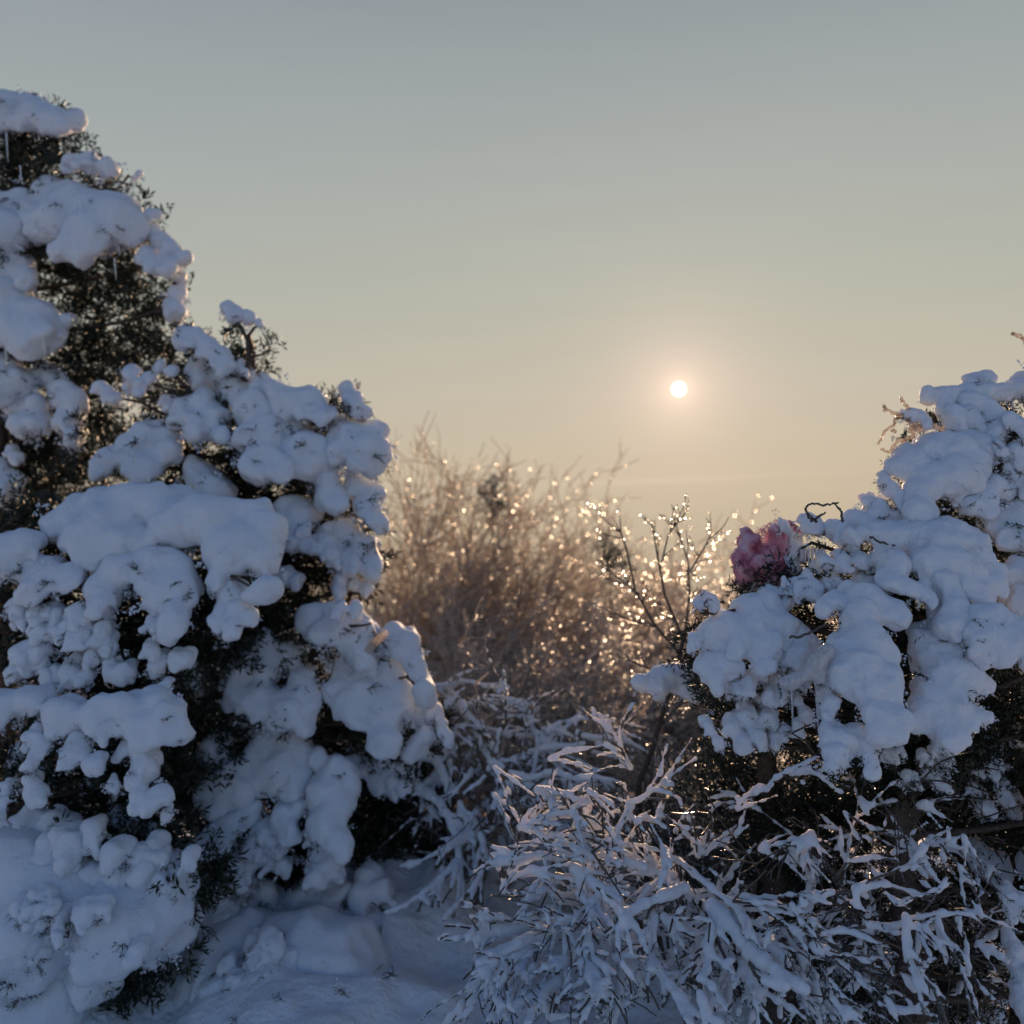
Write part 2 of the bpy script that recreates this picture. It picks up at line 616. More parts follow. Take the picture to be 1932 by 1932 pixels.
# ------------------------------------------------------------------ conifer sprays
def spray_template(nn, length, nl, seed, width=.0016, spreadang=.9, stalk=True):
    r = np.random.default_rng(seed)
    V, Q = [], []
    # a twig with two side twiglets
    lines = [(np.zeros(3), np.array([0, 1.0, 0]), length)]
    for s in (-1, 1):
        for q in (.3, .55):
            lines.append((np.array([0, length * q, 0]), unit(np.array([s * .75, .75, r.normal(0, .2)])), length * (.62 - q * .5)))
    tot = sum(l[2] for l in lines)
    for o, dr, L in lines:
        tv, tq = tube(np.array([o, o + dr * L * .5 + [0, 0, -.03 * L], o + dr * L + [0, 0, -.12 * L]]), [.0022, .0018, .0012], 3)
        if stalk:
            Q.append(tq + sum(len(v) for v in V)); V.append(tv)
        for k in range(int(nn * L / tot)):
            t = r.uniform(.05, 1.0)
            a = r.uniform(0, 2 * math.pi)
            s = unit(np.cross(dr, [0, 0, 1.0]))
            u = np.cross(s, dr)
            side = math.cos(a) * s + math.sin(a) * u
            nd_ = unit(side * spreadang + dr * .75)
            p = o + dr * L * t + np.array([0, 0, -.12 * L * t * t])
            w = unit(np.cross(nd_, r.normal(size=3))) * width
            l = nl * r.uniform(.7, 1.15)
            Q.append(np.array([[0, 1, 2, 3]]) + sum(len(v) for v in V))
            V.append(np.array([p - w * .6, p + nd_ * l * .5 - w, p + nd_ * l, p + nd_ * l * .5 + w]))
    return np.concatenate(V), np.concatenate(Q)
SPRAYS = [spray_template(30, .11, .019, s, .0021) for s in range(4)]
FROSTED = [spray_template(26, .10, .017, 40 + s, .0052, 1.0, False) for s in range(3)]
THICK = [spray_template(40, .11, .026, 20 + s, .0032, 1.1, False) for s in range(3)]


def sprays(points, dirs, scale, kinds=None):
    """batch of sprays growing from points along dirs"""
    bag = Bag()
    points, dirs = np.atleast_2d(points), np.atleast_2d(dirs)
    kinds = kinds or SPRAYS
    which = rng.integers(0, len(kinds), len(points))
    scale = np.broadcast_to(np.asarray(scale, float), (len(points),)) * rng.uniform(.75, 1.25, len(points))
    for w in range(len(kinds)):
        mk = which == w
        if not mk.any():
            continue
        V, Q = kinds[w]
        y = dirs[mk] / np.linalg.norm(dirs[mk], axis=1, keepdims=True)
        x = np.cross(y, rng.normal(size=y.shape) * .45 + [0, 0, 1])
        x /= np.linalg.norm(x, axis=1, keepdims=True) + 1e-9
        z = np.cross(x, y)
        M = np.stack([x, y, z], 1)                              # rows
        W = np.einsum('vi,nij->nvj', V, M) * scale[mk][:, None, None] + points[mk][:, None]
        QQ = Q[None] + (np.arange(mk.sum()) * len(V))[:, None, None]
        bag.add((W.reshape(-1, 3), QQ.reshape(-1, 4)))
    return bag


def flakes_mesh(name, pts, r):
    """small domed plates of clear ice, turned every way"""
    pts = np.asarray(pts); r = np.asarray(r)
    T = np.array([[1, 0, .18], [0, 1, -.18], [-1, 0, .18], [0, -1, -.18]])
    Fc = np.array([[0, 1, 2], [0, 2, 3]])
    n = len(pts)
    z = rng.normal(size=(n, 3)); z /= np.linalg.norm(z, axis=1, keepdims=True)
    x = np.cross(z, rng.normal(size=(n, 3))); x /= np.linalg.norm(x, axis=1, keepdims=True)
    M = np.stack([x, np.cross(z, x), z], 1)
    V = np.einsum('vi,nij->nvj', T, M) * r[:, None, None] + pts[:, None]
    return mesh_np(name, V.reshape(-1, 3), (Fc[None] + (np.arange(n) * 4)[:, None, None]).reshape(-1, 3), ICE)


# ------------------------------------------------------------------ snow pads on conifer branches
def parse(s):
    return np.array([[float(q) for q in t.split()] for t in s.split(',')])


class Conifer:
    def __init__(self, name, label, cat, trunk_px, d, top_py, h=.0112, tilt=.7, mat=None, group=None, needle=1.0, foot=None):
        self.d, self.h, self.tilt, self.mat, self.needle = d, h, tilt, mat or SNOW, needle
        base = P(trunk_px, 1100, d + .25)
        base[2] = ground_z(base[0], base[1]) - .05
        self.base = base
        self.drops = []
        self.root = thing(name, label, cat, base, group)
        self.top = P(trunk_px, top_py, d + .15)
        k = np.linspace(0, 1, 9)[:, None]
        pts = base * (1 - k) + self.top * k + np.sin(k * 9) * np.array([.02, .015, 0])
        v = tube(pts, np.linspace(.045, .008, 9), 8)
        obj('trunk', mesh_np('trunk', *v, BARK), self.root)

    def pad(self, s, d=None, fingers=1.0, lump=1.0, needles=1.0, blend=.50, ddepth=0, back=1.0, rough=1.0, frost=1.0):
        d = (self.d if d is None else d) + ddepth
        B = parse(s)
        x, y, r = B.T
        ym = (y * r).sum() / r.sum()
        pm = PX(d)
        dd = d - self.tilt * (y - ym) * pm + rng.normal(0, .12, len(x)) * r * pm
        C = P(x, y, dd)
        R = r * pm
        fwd = np.array([0, 1.0, 0])
        cs, rs = [C], [R * .90]
        if back > 0:
            cs.append(C + fwd * (R * 1.1 * back)[:, None] + [0, 0, .01]); rs.append(R * .85)
        # uneven lumps over the surface
        nl = int(3 * lump)
        for k in range(nl):
            dv = rng.normal(size=C.shape); dv[:, 1] -= .5
            dv /= np.linalg.norm(dv, axis=1, keepdims=True)
            f = rng.uniform(.36, .56, len(R))
            cs.append(C + dv * (R * (.93 - f * .8))[:, None]); rs.append(R * f)
        A = np.concatenate(cs); RA = np.concatenate(rs)
        BB, RB = A.copy(), RA.copy()
        # drooping fingers along the lower edge, where snow hugs the twigs
        fa, fb, ra, rb = [], [], [], []
        for q in range(len(C)):
            below = (np.abs(x - x[q]) < r[q] * .8) & (y > y[q] + r[q] * .3)
            nf = rng.poisson((.5 if below.any() else 3.4) * fingers)
            for k in range(nf):
                w = rng.uniform(.11, .30) * R[q]
                o = C[q] + np.array([rng.uniform(-.75, .75), rng.uniform(-.9, .1), -rng.uniform(.35, .75)]) * R[q]
                dr = np.array([rng.normal(0, .5), rng.normal(-.3, .4), -rng.uniform(.5, 1.1)])
                e = o + dr * R[q] * rng.uniform(.35, .8)
                e2 = e + np.array([rng.normal(0, .4), rng.normal(-.1, .3), -rng.uniform(0, .8)]) * R[q] * .45
                fa += [o, e]; fb += [e, e2]; ra += [w, w * .85]; rb += [w * .85, w * .45]
        for k in range(0, len(fb), 2):
            if rng.uniform() < .22:
                self.drops.append(fb[k + 1] - np.array([0, 0, rb[k + 1] * 1.1]))
        if fa:
            A = np.concatenate([A, fa]); BB = np.concatenate([BB, fb])
            RA = np.concatenate([RA, ra]); RB = np.concatenate([RB, rb])
        rm = float(np.mean(R))
        h = min(self.h, rm / 3.5)
        V, Q = blob_mesh(A, BB, np.maximum(RA, h * .9), np.maximum(RB, h * .6), h, rm * blend * .5,
                         lumps=((rm * 1.6, rm * .20), (rm * .6, rm * .14 * rough), (.020, .004 * rough), (.008, .0018 * rough)))
        V, Q = largest_pieces(V, Q)
        for wl, am in ((2.3, .34), (.95, .13)):              # slumped and pushed out of round by the boughs underneath
            w = rm * wl
            V = V + np.stack([fbm(V / w + 31.7 * ax_, 2) for ax_ in range(3)], -1) * rm * am * np.array([1, .6, .9])
        # the branch that carries the pad
        c = C.mean(0)
        o = self.base + (self.top - self.base) * np.clip((c[2] - .12 - self.base[2]) / (self.top[2] - self.base[2]), .03, .98)
        low = C + np.array([0, .0, -.55]) * R[:, None]
        tip = low[np.argmin(C[:, 1])]
        k = np.linspace(0, 1, 6)[:, None]
        mid = low.mean(0) + [0, .04, 0]
        line = (1 - k) ** 2 * o + 2 * k * (1 - k) * mid + k ** 2 * tip
        line[1:-1] += rng.normal(0, .012, (4, 3))
        bag = Bag(); bag.add(tube(line, np.linspace(.009, .003, 6), 5))
        br = obj('branch', bag.mesh('branch', BARK), self.root)
        obj('snow_clump', mesh_np('snow_clump', V, Q, self.mat), br)
        if frost > 0:
            nf_ = rng.poisson(np.clip((R / .02) ** 1.5 * 2.2, 4, 22) * frost)
            pp = np.repeat(C, nf_, 0); rr = np.repeat(R, nf_)
            dv = rng.normal(size=pp.shape) * [1, .55, .8] + [0, -.15, -.65]
            dv /= np.linalg.norm(dv, axis=1, keepdims=True)
            me = sprays(pp + dv * (rr * .72)[:, None], dv * .7 + rng.normal(size=pp.shape) * .35 + [0, 0, -.45], np.clip(rr / .075, .25, .62), FROSTED).mesh('frosted_foliage', PINKFROST if self.mat is PINKSNOW else FROST, False)
            if me:
                obj('frosted_foliage', me, br, 'stuff')
        if needles > 0:
            nsp = rng.poisson(np.clip((R / .02) ** 1.5 * 1.7, 2, 18) * needles)
            pp = np.repeat(C, nsp, 0); rr = np.repeat(R, nsp)[:, None]
            off = rng.normal(size=pp.shape) * [.7, .4, .25] + [0, .35, -.62]
            surf = rng.uniform(size=len(pp)) < (.38 if needles > .6 else 0.)               # some twigs come out through the face of the snow
            dv = rng.normal(size=pp.shape) * [.8, .3, .5] + [0, -.75, -.35]
            dv /= np.linalg.norm(dv, axis=1, keepdims=True) + 1e-9
            off = np.where(surf[:, None], dv * .82, off)
            pts = pp + off * rr
            out = pts - (o + [0, 0, .05])
            out /= np.linalg.norm(out, axis=1, keepdims=True) + 1e-6
            dr = out * .4 + rng.normal(size=pts.shape) * .5 + [0, -.15, -.7]
            bg_ = sprays(pts, dr, self.needle * np.repeat(np.clip(R / .085, .28, .62), nsp))
            me = bg_.mesh('foliage', NEEDLE, False)
            if me:
                obj('foliage', me, br, 'stuff')
        return br

    def glaze(self, r=.0042, extra=()):
        """drops and flakes of ice on the twig ends"""
        pts = np.array(self.drops + list(extra))
        obj('ice_bead', flakes_mesh('ice_bead', pts, rng.uniform(.6, 1.3, len(pts)) * r), self.root, 'stuff')

    def pads(self, *ss, **kw):
        for s in ss:
            self.pad(s, **kw)

    def fill(self, *ells, scale=.9):
        """dark needle foliage inside the crown. each: px,py,rx,ry,depth offset,thickness,count"""
        bag = Bag()
        for (px, py, rx, ry, dd, th, cnt) in ells:
            cnt = int(cnt * (1.35 if self.h > .005 else 1.75))
            u = rng.uniform(-1, 1, (cnt * 2, 2))
            u = u[(u ** 2).sum(1) < 1][:cnt]
            d = self.d + dd + rng.uniform(-.5, .5, len(u)) * th
            pts = P(px + u[:, 0] * rx, py + u[:, 1] * ry, d)
            dr = rng.normal(size=pts.shape) + [0, -.35, -.15]
            b2 = sprays(pts, dr, scale * self.needle * (1.15 if self.h > .005 else .66), THICK)
            for v, f in zip(b2.v, b2.f):
                bag.v.append(v); bag.f.append(f + bag.n - 0)
            bag.n += b2.n
        obj('crown', bag.mesh('crown', NEEDLE, False), self.root, 'stuff')

    def tufts(self, px, py, rx, ry, n, r0, r1, dd=0, per=5, needles=.6):
        """many small tufts of snow caught on twig ends, grouped a few to a branch"""
        for k in range(n):
            a = rng.uniform(0, 2 * math.pi); q = math.sqrt(rng.uniform(0, 1))
            x, y = px + rx * q * math.cos(a), py + ry * q * math.sin(a)
            s = []
            for w in range(rng.integers(2, per + 1)):
                rr = rng.uniform(r0, r1)
                s.append('%.1f %.1f %.1f' % (x, y, rr))
                x += rng.normal(0, 1.25) * rr; y += rng.normal(.25, .9) * rr
            self.pad(','.join(s), ddepth=dd, fingers=.8, needles=needles, lump=.75)


# ================================================================== the snow-laden conifers on the left
A = Conifer('snowy_conifer', 'tallest snow-laden conifer at the left edge, its tip capped with snow against the sky', 'tree', 20, 3.4, 195, group='snow-laden conifers')
A.pads('-40 215 40,0 212 32,30 208 28,62 214 26,92 224 18,118 231 13,146 221 7',
       '140 306 18,168 304 20,202 316 19,232 334 13,246 344 9',
       '60 405 30,98 366 27,135 385 40,180 402 38,215 425 38,232 398 28,170 440 32,110 420 35,245 440 16',
       '-20 400 40,10 430 34,30 390 26,-5 455 26')
A.pads('255 398 12,282 404 10,298 402 6', '250 440 16,285 440 17,303 455 20,326 470 18,350 483 8,275 478 13,318 500 15,290 500 10',
       '335 520 15,333 553 18,336 586 15,325 575 12', '0 490 30,30 500 22,52 524 12',
       '-20 560 50,20 565 45,60 600 38,78 632 20,20 620 35,50 640 20', '112 578 9,124 604 13,112 626 10',
       needles=.6)
A.pads('0 700 35,40 716 22,10 735 22', '80 698 13,100 715 20,120 745 26,140 762 19,126 800 24,140 826 20',
       '30 762 14,60 772 25,72 802 21,40 800 16', '-5 880 24,15 908 19,0 935 20', '20 850 10,34 862 8', needles=1.2)
A.pads('50 178 6,52 186 6', '80 190 7,86 200 8', '145 216 6,152 222 4', '176 290 5,178 300 5', '262 329 6,254 336 5', fingers=0, needles=.8, ddepth=.05)
A.fill((90, 270, 70, 50, .12, .2, 60), (185, 350, 40, 14, .1, .1, 12), (30, 300, 60, 60, .2, .2, 60), (215, 590, 125, 120, .22, .3, 240), (60, 500, 90, 60, .3, .3, 60),
       (270, 428, 30, 40, .1, .15, 12), (45, 900, 110, 90, .25, .3, 150), (60, 750, 120, 120, .3, .3, 120), (230, 700, 120, 60, .25, .3, 90), (130, 420, 120, 60, .3, .3, 90),
       (10, 660, 70, 50, .1, .2, 50), (150, 840, 90, 90, .35, .2, 160), (120, 430, 130, 90, .35, .2, 120))
def knotty(p, r0, r1):
    p = smooth_line(p, 6)
    p[1:-1] += rng.normal(0, .0012, (len(p) - 2, 3))
    return tube(p, np.linspace(r0, r1, len(p)) * rng.uniform(.8, 1.3, len(p)), 6)
# long thin icicles hanging from its boughs
def icicle(root, pts, r0):
    n = 7
    P0, P1 = np.array(pts[0]), np.array(pts[1])
    k = np.linspace(0, 1, n)[:, None]
    line = P0 * (1 - k) + P1 * k
    w = r0 * (1 - k[:, 0]) ** .7 + .0007
    w[2] *= 1.15; w[4] *= 1.2
    obj('icicle', mesh_np('icicle', *tube(line, w, 6), CLEARICE), root)
for (x, y, l) in ((12, 250, 56), (38, 312, 36), (10, 640, 50), (82, 640, 36), (216, 488, 40), (150, 380, 30), (60, 402, 36)):
    icicle(A.root, (P(x, y, 3.18), P(x + 3, y + l, 3.18)), .0024)

B = Conifer('snowy_conifer', 'middle left conifer with fat drooping snow lobes and a small snow-tipped leader', 'tree', 470, 3.15, 640, group='snow-laden conifers')
B.pads('428 580 15,444 590 15,468 600 14,487 612 8', fingers=.5, needles=.35)
B.pads('352 635 18,375 640 18,392 652 15,415 668 18,430 688 11', '452 690 10,462 702 8',
       '380 698 24,420 700 25,455 725 35,485 770 38,505 820 36,512 860 30,526 890 14,480 880 20,470 830 30',
       '350 775 22,385 765 28,405 790 26,420 828 14,370 800 24', '205 870 22,240 850 28,280 830 32,312 822 26,270 880 28,320 850 18',
       '378 890 26,394 915 29,414 930 24', '496 722 15,525 744 22,560 755 24,592 756 25,616 782 17',
       '540 800 30,560 790 25,572 840 35,546 860 28,592 872 22', '600 880 28,616 902 30,622 936 20,640 960 12',
       '640 802 20,668 826 38,696 845 32,640 850 28,702 815 20,712 852 12', needles=.9)
B.pads('648 734 12,656 752 18,670 766 19,690 778 10', fingers=.4, needles=.5)
B.pads('250 700 14,280 715 12,262 730 10', '300 690 9,322 700 10', '670 905 24,700 930 20,690 960 26,720 990 12', '650 1000 30,690 1030 28,705 1065 16,660 1060 20',
       '540 960 24,575 975 26,560 1000 26,530 1000 18', '620 1000 16,600 1020 14,640 1030 12', '700 1085 14,690 1110 12,665 1095 10', needles=1.2)
B.tufts(600, 1050, 70, 60, 7, 8, 15, -.05)
B.tufts(270, 770, 70, 40, 4, 8, 14, .05)
B.fill((420, 800, 120, 130, .2, .25, 170), (600, 830, 80, 80, .2, .2, 90), (620, 1030, 90, 90, .2, .2, 130), (385, 660, 50, 22, .1, .15, 14), (270, 880, 120, 80, .2, .2, 90), (520, 1090, 80, 70, .25, .3, 120),
       (455, 612, 18, 10, .03, .05, 3), (672, 782, 18, 7, .03, .05, 4), (490, 668, 14, 7, .02, .03, 3), (520, 920, 100, 80, .3, .2, 150), (350, 1000, 150, 60, .4, .2, 120), (450, 930, 60, 40, .2, .2, 40))
bag = Bag()
bag.add(tube(np.array([P(*q, 3.15) for q in ((462, 720), (470, 672), (466, 640), (452, 612), (440, 590))]), [.011, .009, .007, .006, .004], 6))
bag.add(tube(np.array([P(*q, 3.15) for q in ((470, 680), (482, 672), (498, 668), (505, 660))]), [.006, .005, .004, .003], 5))
obj('leader', bag.mesh('leader', BARK), B.root)

C = Conifer('snowy_conifer', 'left conifer under one very wide snow cushion, right below the dark hollow', 'tree', 250, 2.75, 960, group='snow-laden conifers')
C.pad('95 985 26,130 962 36,190 957 44,250 946 44,310 951 46,360 975 50,400 990 50,440 980 35,488 974 22,514 1000 21,510 1050 25,500 1110 20,430 1042 45,330 1000 40,200 1000 45,160 1010 40,470 1040 30,240 1030 35',
      fingers=.25, lump=.6, needles=.35, frost=.6)
C.pads('185 1110 26,230 1080 34,280 1066 36,320 1076 34,350 1110 28,300 1120 36,335 1160 18,320 1184 12,200 1132 22',
       '415 1110 22,440 1120 24,456 1150 19,475 1162 7,416 1165 17,440 1180 13', '10 1040 30,50 1022 20', '40 1070 30,90 1080 30,130 1092 18,60 1110 22', ddepth=-.1, fingers=.7)
C.tufts(200, 1215, 160, 70, 24, 9, 19, -.12, needles=.9)
C.tufts(40, 1170, 60, 60, 8, 9, 17, -.1, needles=.9)
C.pad('10 1340 30,60 1330 30,120 1342 32,180 1346 32,240 1340 32,290 1325 28,318 1350 25,344 1378 9,268 1372 24', ddepth=-.3, fingers=.8)
C.pads('240 1410 18,270 1420 27,280 1450 24,252 1472 17,258 1500 17,290 1510 13,310 1500 9', '150 1400 25,130 1428 17,180 1440 11',
       '75 1410 15,60 1392 19,56 1442 9', '60 1480 17,72 1500 12', '210 1478 10,216 1490 9', '318 1528 8,312 1540 8', '14 1480 9,6 1510 11,0 1540 9', ddepth=-.35, fingers=1.3, needles=1.3)
C.pads('60 1540 22,100 1545 22,130 1560 18,40 1560 20', '30 1590 20,70 1585 16', ddepth=-.2)
C.tufts(230, 1560, 130, 30, 6, 8, 14, -.05)
C.fill((200, 1220, 200, 90, .08, .2, 260), (150, 1460, 210, 110, .05, .25, 330), (60, 1080, 90, 50, .15, .2, 60), (400, 1180, 60, 80, .15, .2, 80), (380, 1420, 60, 120, .25, .2, 140), (60, 980, 80, 40, .2, .2, 40),
       (300, 1590, 120, 50, .25, .2, 110), (200, 1050, 140, 60, .35, .2, 110), (420, 1080, 80, 60, .35, .2, 90))
C.tufts(330, 1270, 60, 50, 5, 9, 16, .12)
C.tufts(150, 1440, 150, 60, 9, 8, 15, .0, needles=.9)

D = Conifer('snowy_conifer', 'lower left conifer whose snow lobes droop toward the icy thicket', 'tree', 560, 2.95, 1150, group='snow-laden conifers')
D.pad('586 1166 20,620 1160 23,650 1175 27,690 1196 27,640 1200 35,682 1226 28,602 1202 25', fingers=.6)
D.pads('650 1260 30,640 1292 24,690 1270 34,730 1270 28,742 1310 27,690 1320 34,660 1312 24,722 1350 28,760 1340 22,722 1392 20,745 1402 14',
       '740 1202 27,770 1212 23,782 1250 18,800 1300 16', '800 1310 18,820 1345 18,850 1400 12,835 1380 14', '790 1350 18,800 1390 18,780 1410 14',
       '460 1236 23,500 1226 29,540 1240 31,570 1282 27,442 1282 21,440 1312 18,480 1320 27,530 1332 33,580 1312 20,560 1347 22,492 1272 22',
       '400 1420 18,420 1392 23,460 1372 29,510 1390 34,555 1405 35,580 1440 25,540 1450 34,490 1440 35,440 1470 27,400 1490 20,450 1500 27,520 1462 30,570 1470 19', fingers=.9)
D.pads('600 1430 19,640 1456 25,656 1482 18,620 1490 33,642 1530 24,612 1560 28,640 1592 15', '360 1612 8,380 1590 17,410 1570 25,440 1556 27,470 1532 22', '530 1540 22,560 1522 20,545 1562 14',
       '500 1570 20,480 1590 16', '610 1600 20,630 1630 18,600 1650 18', '640 1150 14,670 1150 12,700 1170 12', '380 1100 9,420 1205 12', ddepth=-.12, fingers=1.1)
D.pads('590 1668 22,640 1684 24,560 1692 22,610 1706 20', '450 1676 26,500 1690 24,420 1700 22', '690 1650 18,716 1680 20,680 1690 18', ddepth=.0, fingers=1, frost=1.4)
D.tufts(560, 1600, 90, 50, 14, 9, 18, -.1)
D.tufts(720, 1440, 70, 40, 8, 8, 15, .1)
D.tufts(440, 1640, 80, 30, 8, 8, 16, -.1)
D.tufts(420, 1260, 40, 60, 4, 8, 14, .05)
D.fill((560, 1240, 160, 70, .2, .25, 130), (720, 1380, 100, 90, .2, .25, 130), (480, 1420, 110, 100, .25, .25, 160), (700, 1500, 60, 110, .3, .25, 170), (520, 1580, 130, 60, .15, .2, 120), (400, 1640, 60, 50, .2, .2, 60), (770, 1480, 60, 80, .35, .2, 90),
       (500, 1170, 60, 50, .2, .2, 60), (560, 1660, 110, 40, .2, .2, 80), (760, 1590, 90, 60, .5, .2, 110), (610, 1370, 70, 50, .3, .15, 60), (380, 1320, 60, 50, .3, .15, 50))
# the sunlit broken stub standing out of the top lobe
obj('stub', mesh_np('stub', *tube(np.array([P(694, 1228, 2.80), P(704, 1216, 2.78), P(716, 1204, 2.76), P(728, 1194, 2.74)]), [.012, .014, .014, .012], 8), ICETWIG), D.root)

Eb = Conifer('low_snowy_shrub', 'low evergreen shrub buried in smooth snow at the bottom left corner', 'shrub', 180, 2.45, 1640, tilt=.9)
Eb.pads('0 1650 60,60 1640 50,100 1655 48,50 1720 66,140 1700 58,10 1790 60', '210 1690 54,270 1668 48,318 1664 34,340 1690 24,240 1745 46,200 1760 46,280 1730 30',
        '110 1790 50,160 1800 40,185 1836 30,166 1862 17,60 1830 50', fingers=.6, needles=.7, blend=.7, lump=1.0, frost=1.6)
Eb.tufts(180, 1610, 190, 36, 10, 12, 24, -.02, needles=.7)
Eb.tufts(170, 1760, 190, 80, 7, 10, 18, -.16, needles=1.1)
Eb.pads('60 1770 60,120 1740 60,20 1860 60,90 1880 56', '260 1720 50,320 1712 40,300 1760 36', fingers=.5, needles=.6, blend=.7, lump=1.0, ddepth=.08, frost=1.6)
Eb.fill((180, 1640, 190, 60, .15, .2, 120), (280, 1790, 40, 30, .1, .1, 30), (180, 1840, 90, 40, .05, .1, 40), (360, 1640, 40, 50, .1, .15, 40))

Fb = Conifer('low_snowy_shrub', 'small evergreen hummock buried in snow, with a dark cleft, beside the path', 'shrub', 520, 2.5, 1760, tilt=.9)
Fb.pads('420 1800 50,470 1784 44,430 1850 44,380 1850 40', '560 1790 60,620 1810 56,560 1860 50,660 1850 50', frost=1.2, needles=.5, fingers=.5, ddepth=.22, blend=.8)
Fb.tufts(490, 1796, 60, 22, 6, 12, 20, .1, needles=1.2)
Fb.tufts(470, 1850, 40, 40, 5, 12, 20, .06, needles=1.2)

# ================================================================== the conifers on the right
R = Conifer('snowy_conifer', 'tallest right-hand conifer at the right edge, with a lumpy snow crest', 'tree', 1900, 2.25, 745, h=.005, group='snow-laden conifers')
R.pad('1752 744 9,1775 746 13,1800 750 17,1830 745 21,1860 745 23,1890 745 19,1925 735 22,1838 722 17,1862 712 9,1850 714 8,1790 765 11,1778 776 9,1950 725 30', fingers=.5, needles=.5)
R.pads('1830 760 24,1855 770 23,1875 790 17,1881 815 14', '1800 790 21,1830 790 23,1850 802 16,1812 806 12', '1740 788 11,1722 782 10,1706 786 7,1752 800 8', ddepth=-.05, fingers=.6, needles=.8)
R.pad('1690 880 17,1720 870 29,1760 850 32,1800 860 40,1840 850 33,1866 850 22,1842 882 29,1790 900 42,1758 910 34,1738 932 22,1744 956 20,1730 966 14,1815 902 29,1812 835 20', ddepth=-.1, fingers=.4, lump=.8, needles=.4, frost=.6)
R.pads('1668 905 11,1680 920 15,1696 936 14,1702 952 9', '1830 952 23,1855 930 27,1880 920 23,1900 915 14,1860 956 18', '1860 976 14,1890 970 25,1922 970 36,1932 1010 30,1900 1002 22,1950 1000 30',
       '1922 852 16,1932 868 18', '1908 880 9,1918 892 9', '1905 790 12,1925 800 14,1940 815 14', '1925 900 14,1940 915 16', '1880 838 9,1892 850 8', ddepth=-.12, fingers=.8, needles=1.2)
R.tufts(1895, 850, 36, 60, 5, 5, 9, .02)
R.fill((1840, 800, 80, 50, .12, .2, 60), (1900, 860, 70, 70, .15, .2, 120), (1780, 950, 110, 50, .15, .2, 90), (1890, 1030, 70, 40, .15, .2, 60), (1775, 808, 18, 8, .05, .1, 3), (1800, 880, 110, 60, .25, .2, 80))
bag = Bag()
for q in (((1786, 815), (1762, 800), (1737, 808), (1703, 788), (1688, 778), (1665, 770)), ((1737, 806), (1700, 790), (1685, 802), (1672, 815), (1658, 832)),
          ((1745, 802), (1722, 772), (1707, 760), (1700, 747)), ((1760, 806), (1720, 806), (1718, 824), (1694, 838), (1678, 847), (1664, 850)), ((1672, 772), (1664, 768)), ((1680, 806), (1684, 822)), ((1712, 828), (1704, 838)),
          ((1932, 640), (1915, 632), (1908, 628)), ((1960, 760), (1945, 690), (1932, 640))):
    p = np.array([P(x, y, 2.2) for x, y in q]) + rng.normal(0, .004, (len(q), 3))
    obj('iced_twig', mesh_np('iced_twig', *knotty(p, .0052, .003), ICETWIG), R.root)
for (x, y, l) in ((1684, 822, 12), (1704, 840, 8), (1690, 842, 16), (1712, 834, 8), (1728, 820, 10)):
    icicle(R.root, (P(x, y, 2.2), P(x, y + l, 2.2)), .003)

Q_ = Conifer('snowy_conifer', 'broad conifer right of the gap with big smooth bell-shaped snow pads', 'tree', 1690, 2.0, 990, h=.0048, group='snow-laden conifers')
Q_.pad('1512 1030 9,1540 1015 17,1580 1000 21,1620 985 25,1660 970 25,1690 976 17,1602 1025 12,1650 1002 22', ddepth=.12, fingers=.8, lump=.8)
Q_.pads('1630 945 9,1645 941 9,1666 945 9', '1690 962 9,1674 958 8', '1520 988 14,1538 984 13,1545 1000 10', ddepth=.16, fingers=.3, needles=.5)
Q_.pad('1604 1017 5,1630 1013 9,1660 1010 15,1690 1010 23,1730 1010 31,1770 1015 38,1810 1020 39,1845 1042 34,1868 1078 21,1872 1100 12,1850 1110 17,1690 1062 27,1676 1096 18,1712 1112 20,1736 1126 14,1760 1060 39,1800 1070 34,1822 1100 22',
       fingers=.35, lump=.7, needles=.3, frost=.5)
Q_.pad('1780 1090 28,1790 1120 32,1796 1150 33,1790 1182 28,1812 1176 25,1800 1170 28', ddepth=-.06, fingers=.25, lump=.7, needles=.3, frost=.5)
Q_.pads('1850 1170 29,1880 1180 33,1910 1195 33,1936 1212 30,1870 1212 26,1840 1202 28,1900 1225 18',
        '1750 1210 29,1790 1200 34,1770 1240 37,1810 1240 35,1782 1282 43,1822 1286 34,1852 1292 12,1760 1312 32,1800 1322 34,1736 1342 17,1770 1352 26,1820 1346 22,1856 1352 7,1780 1380 14,1782 1404 6,1802 1386 8', ddepth=-.12, fingers=.8)
Q_.pad('1549 1143 7,1580 1136 18,1620 1126 26,1650 1130 25,1680 1150 23,1695 1172 15,1632 1166 38,1642 1212 43,1604 1228 30,1662 1232 33,1592 1262 28,1632 1262 44,1672 1282 26,1640 1302 34,1682 1312 20,1652 1342 28,1692 1352 17,1700 1380 9,1660 1372 15',
       ddepth=-.14, fingers=.7, lump=.7, needles=.35, frost=.6)
Q_.pads('1565 1296 14,1570 1332 16,1560 1352 12,1562 1386 16,1590 1396 24,1620 1396 24,1645 1412 13,1575 1422 19,1568 1442 12,1636 1432 13,1641 1452 7', ddepth=-.2, fingers=1.0)
Q_.pads('1345 1190 12,1370 1170 22,1410 1150 27,1450 1136 25,1480 1130 16,1430 1176 35,1470 1182 29,1400 1202 30,1450 1216 33', '1500 1192 17,1510 1222 28,1540 1232 18,1480 1230 24', ddepth=.02, fingers=.6, lump=.7, needles=.4, frost=.8)
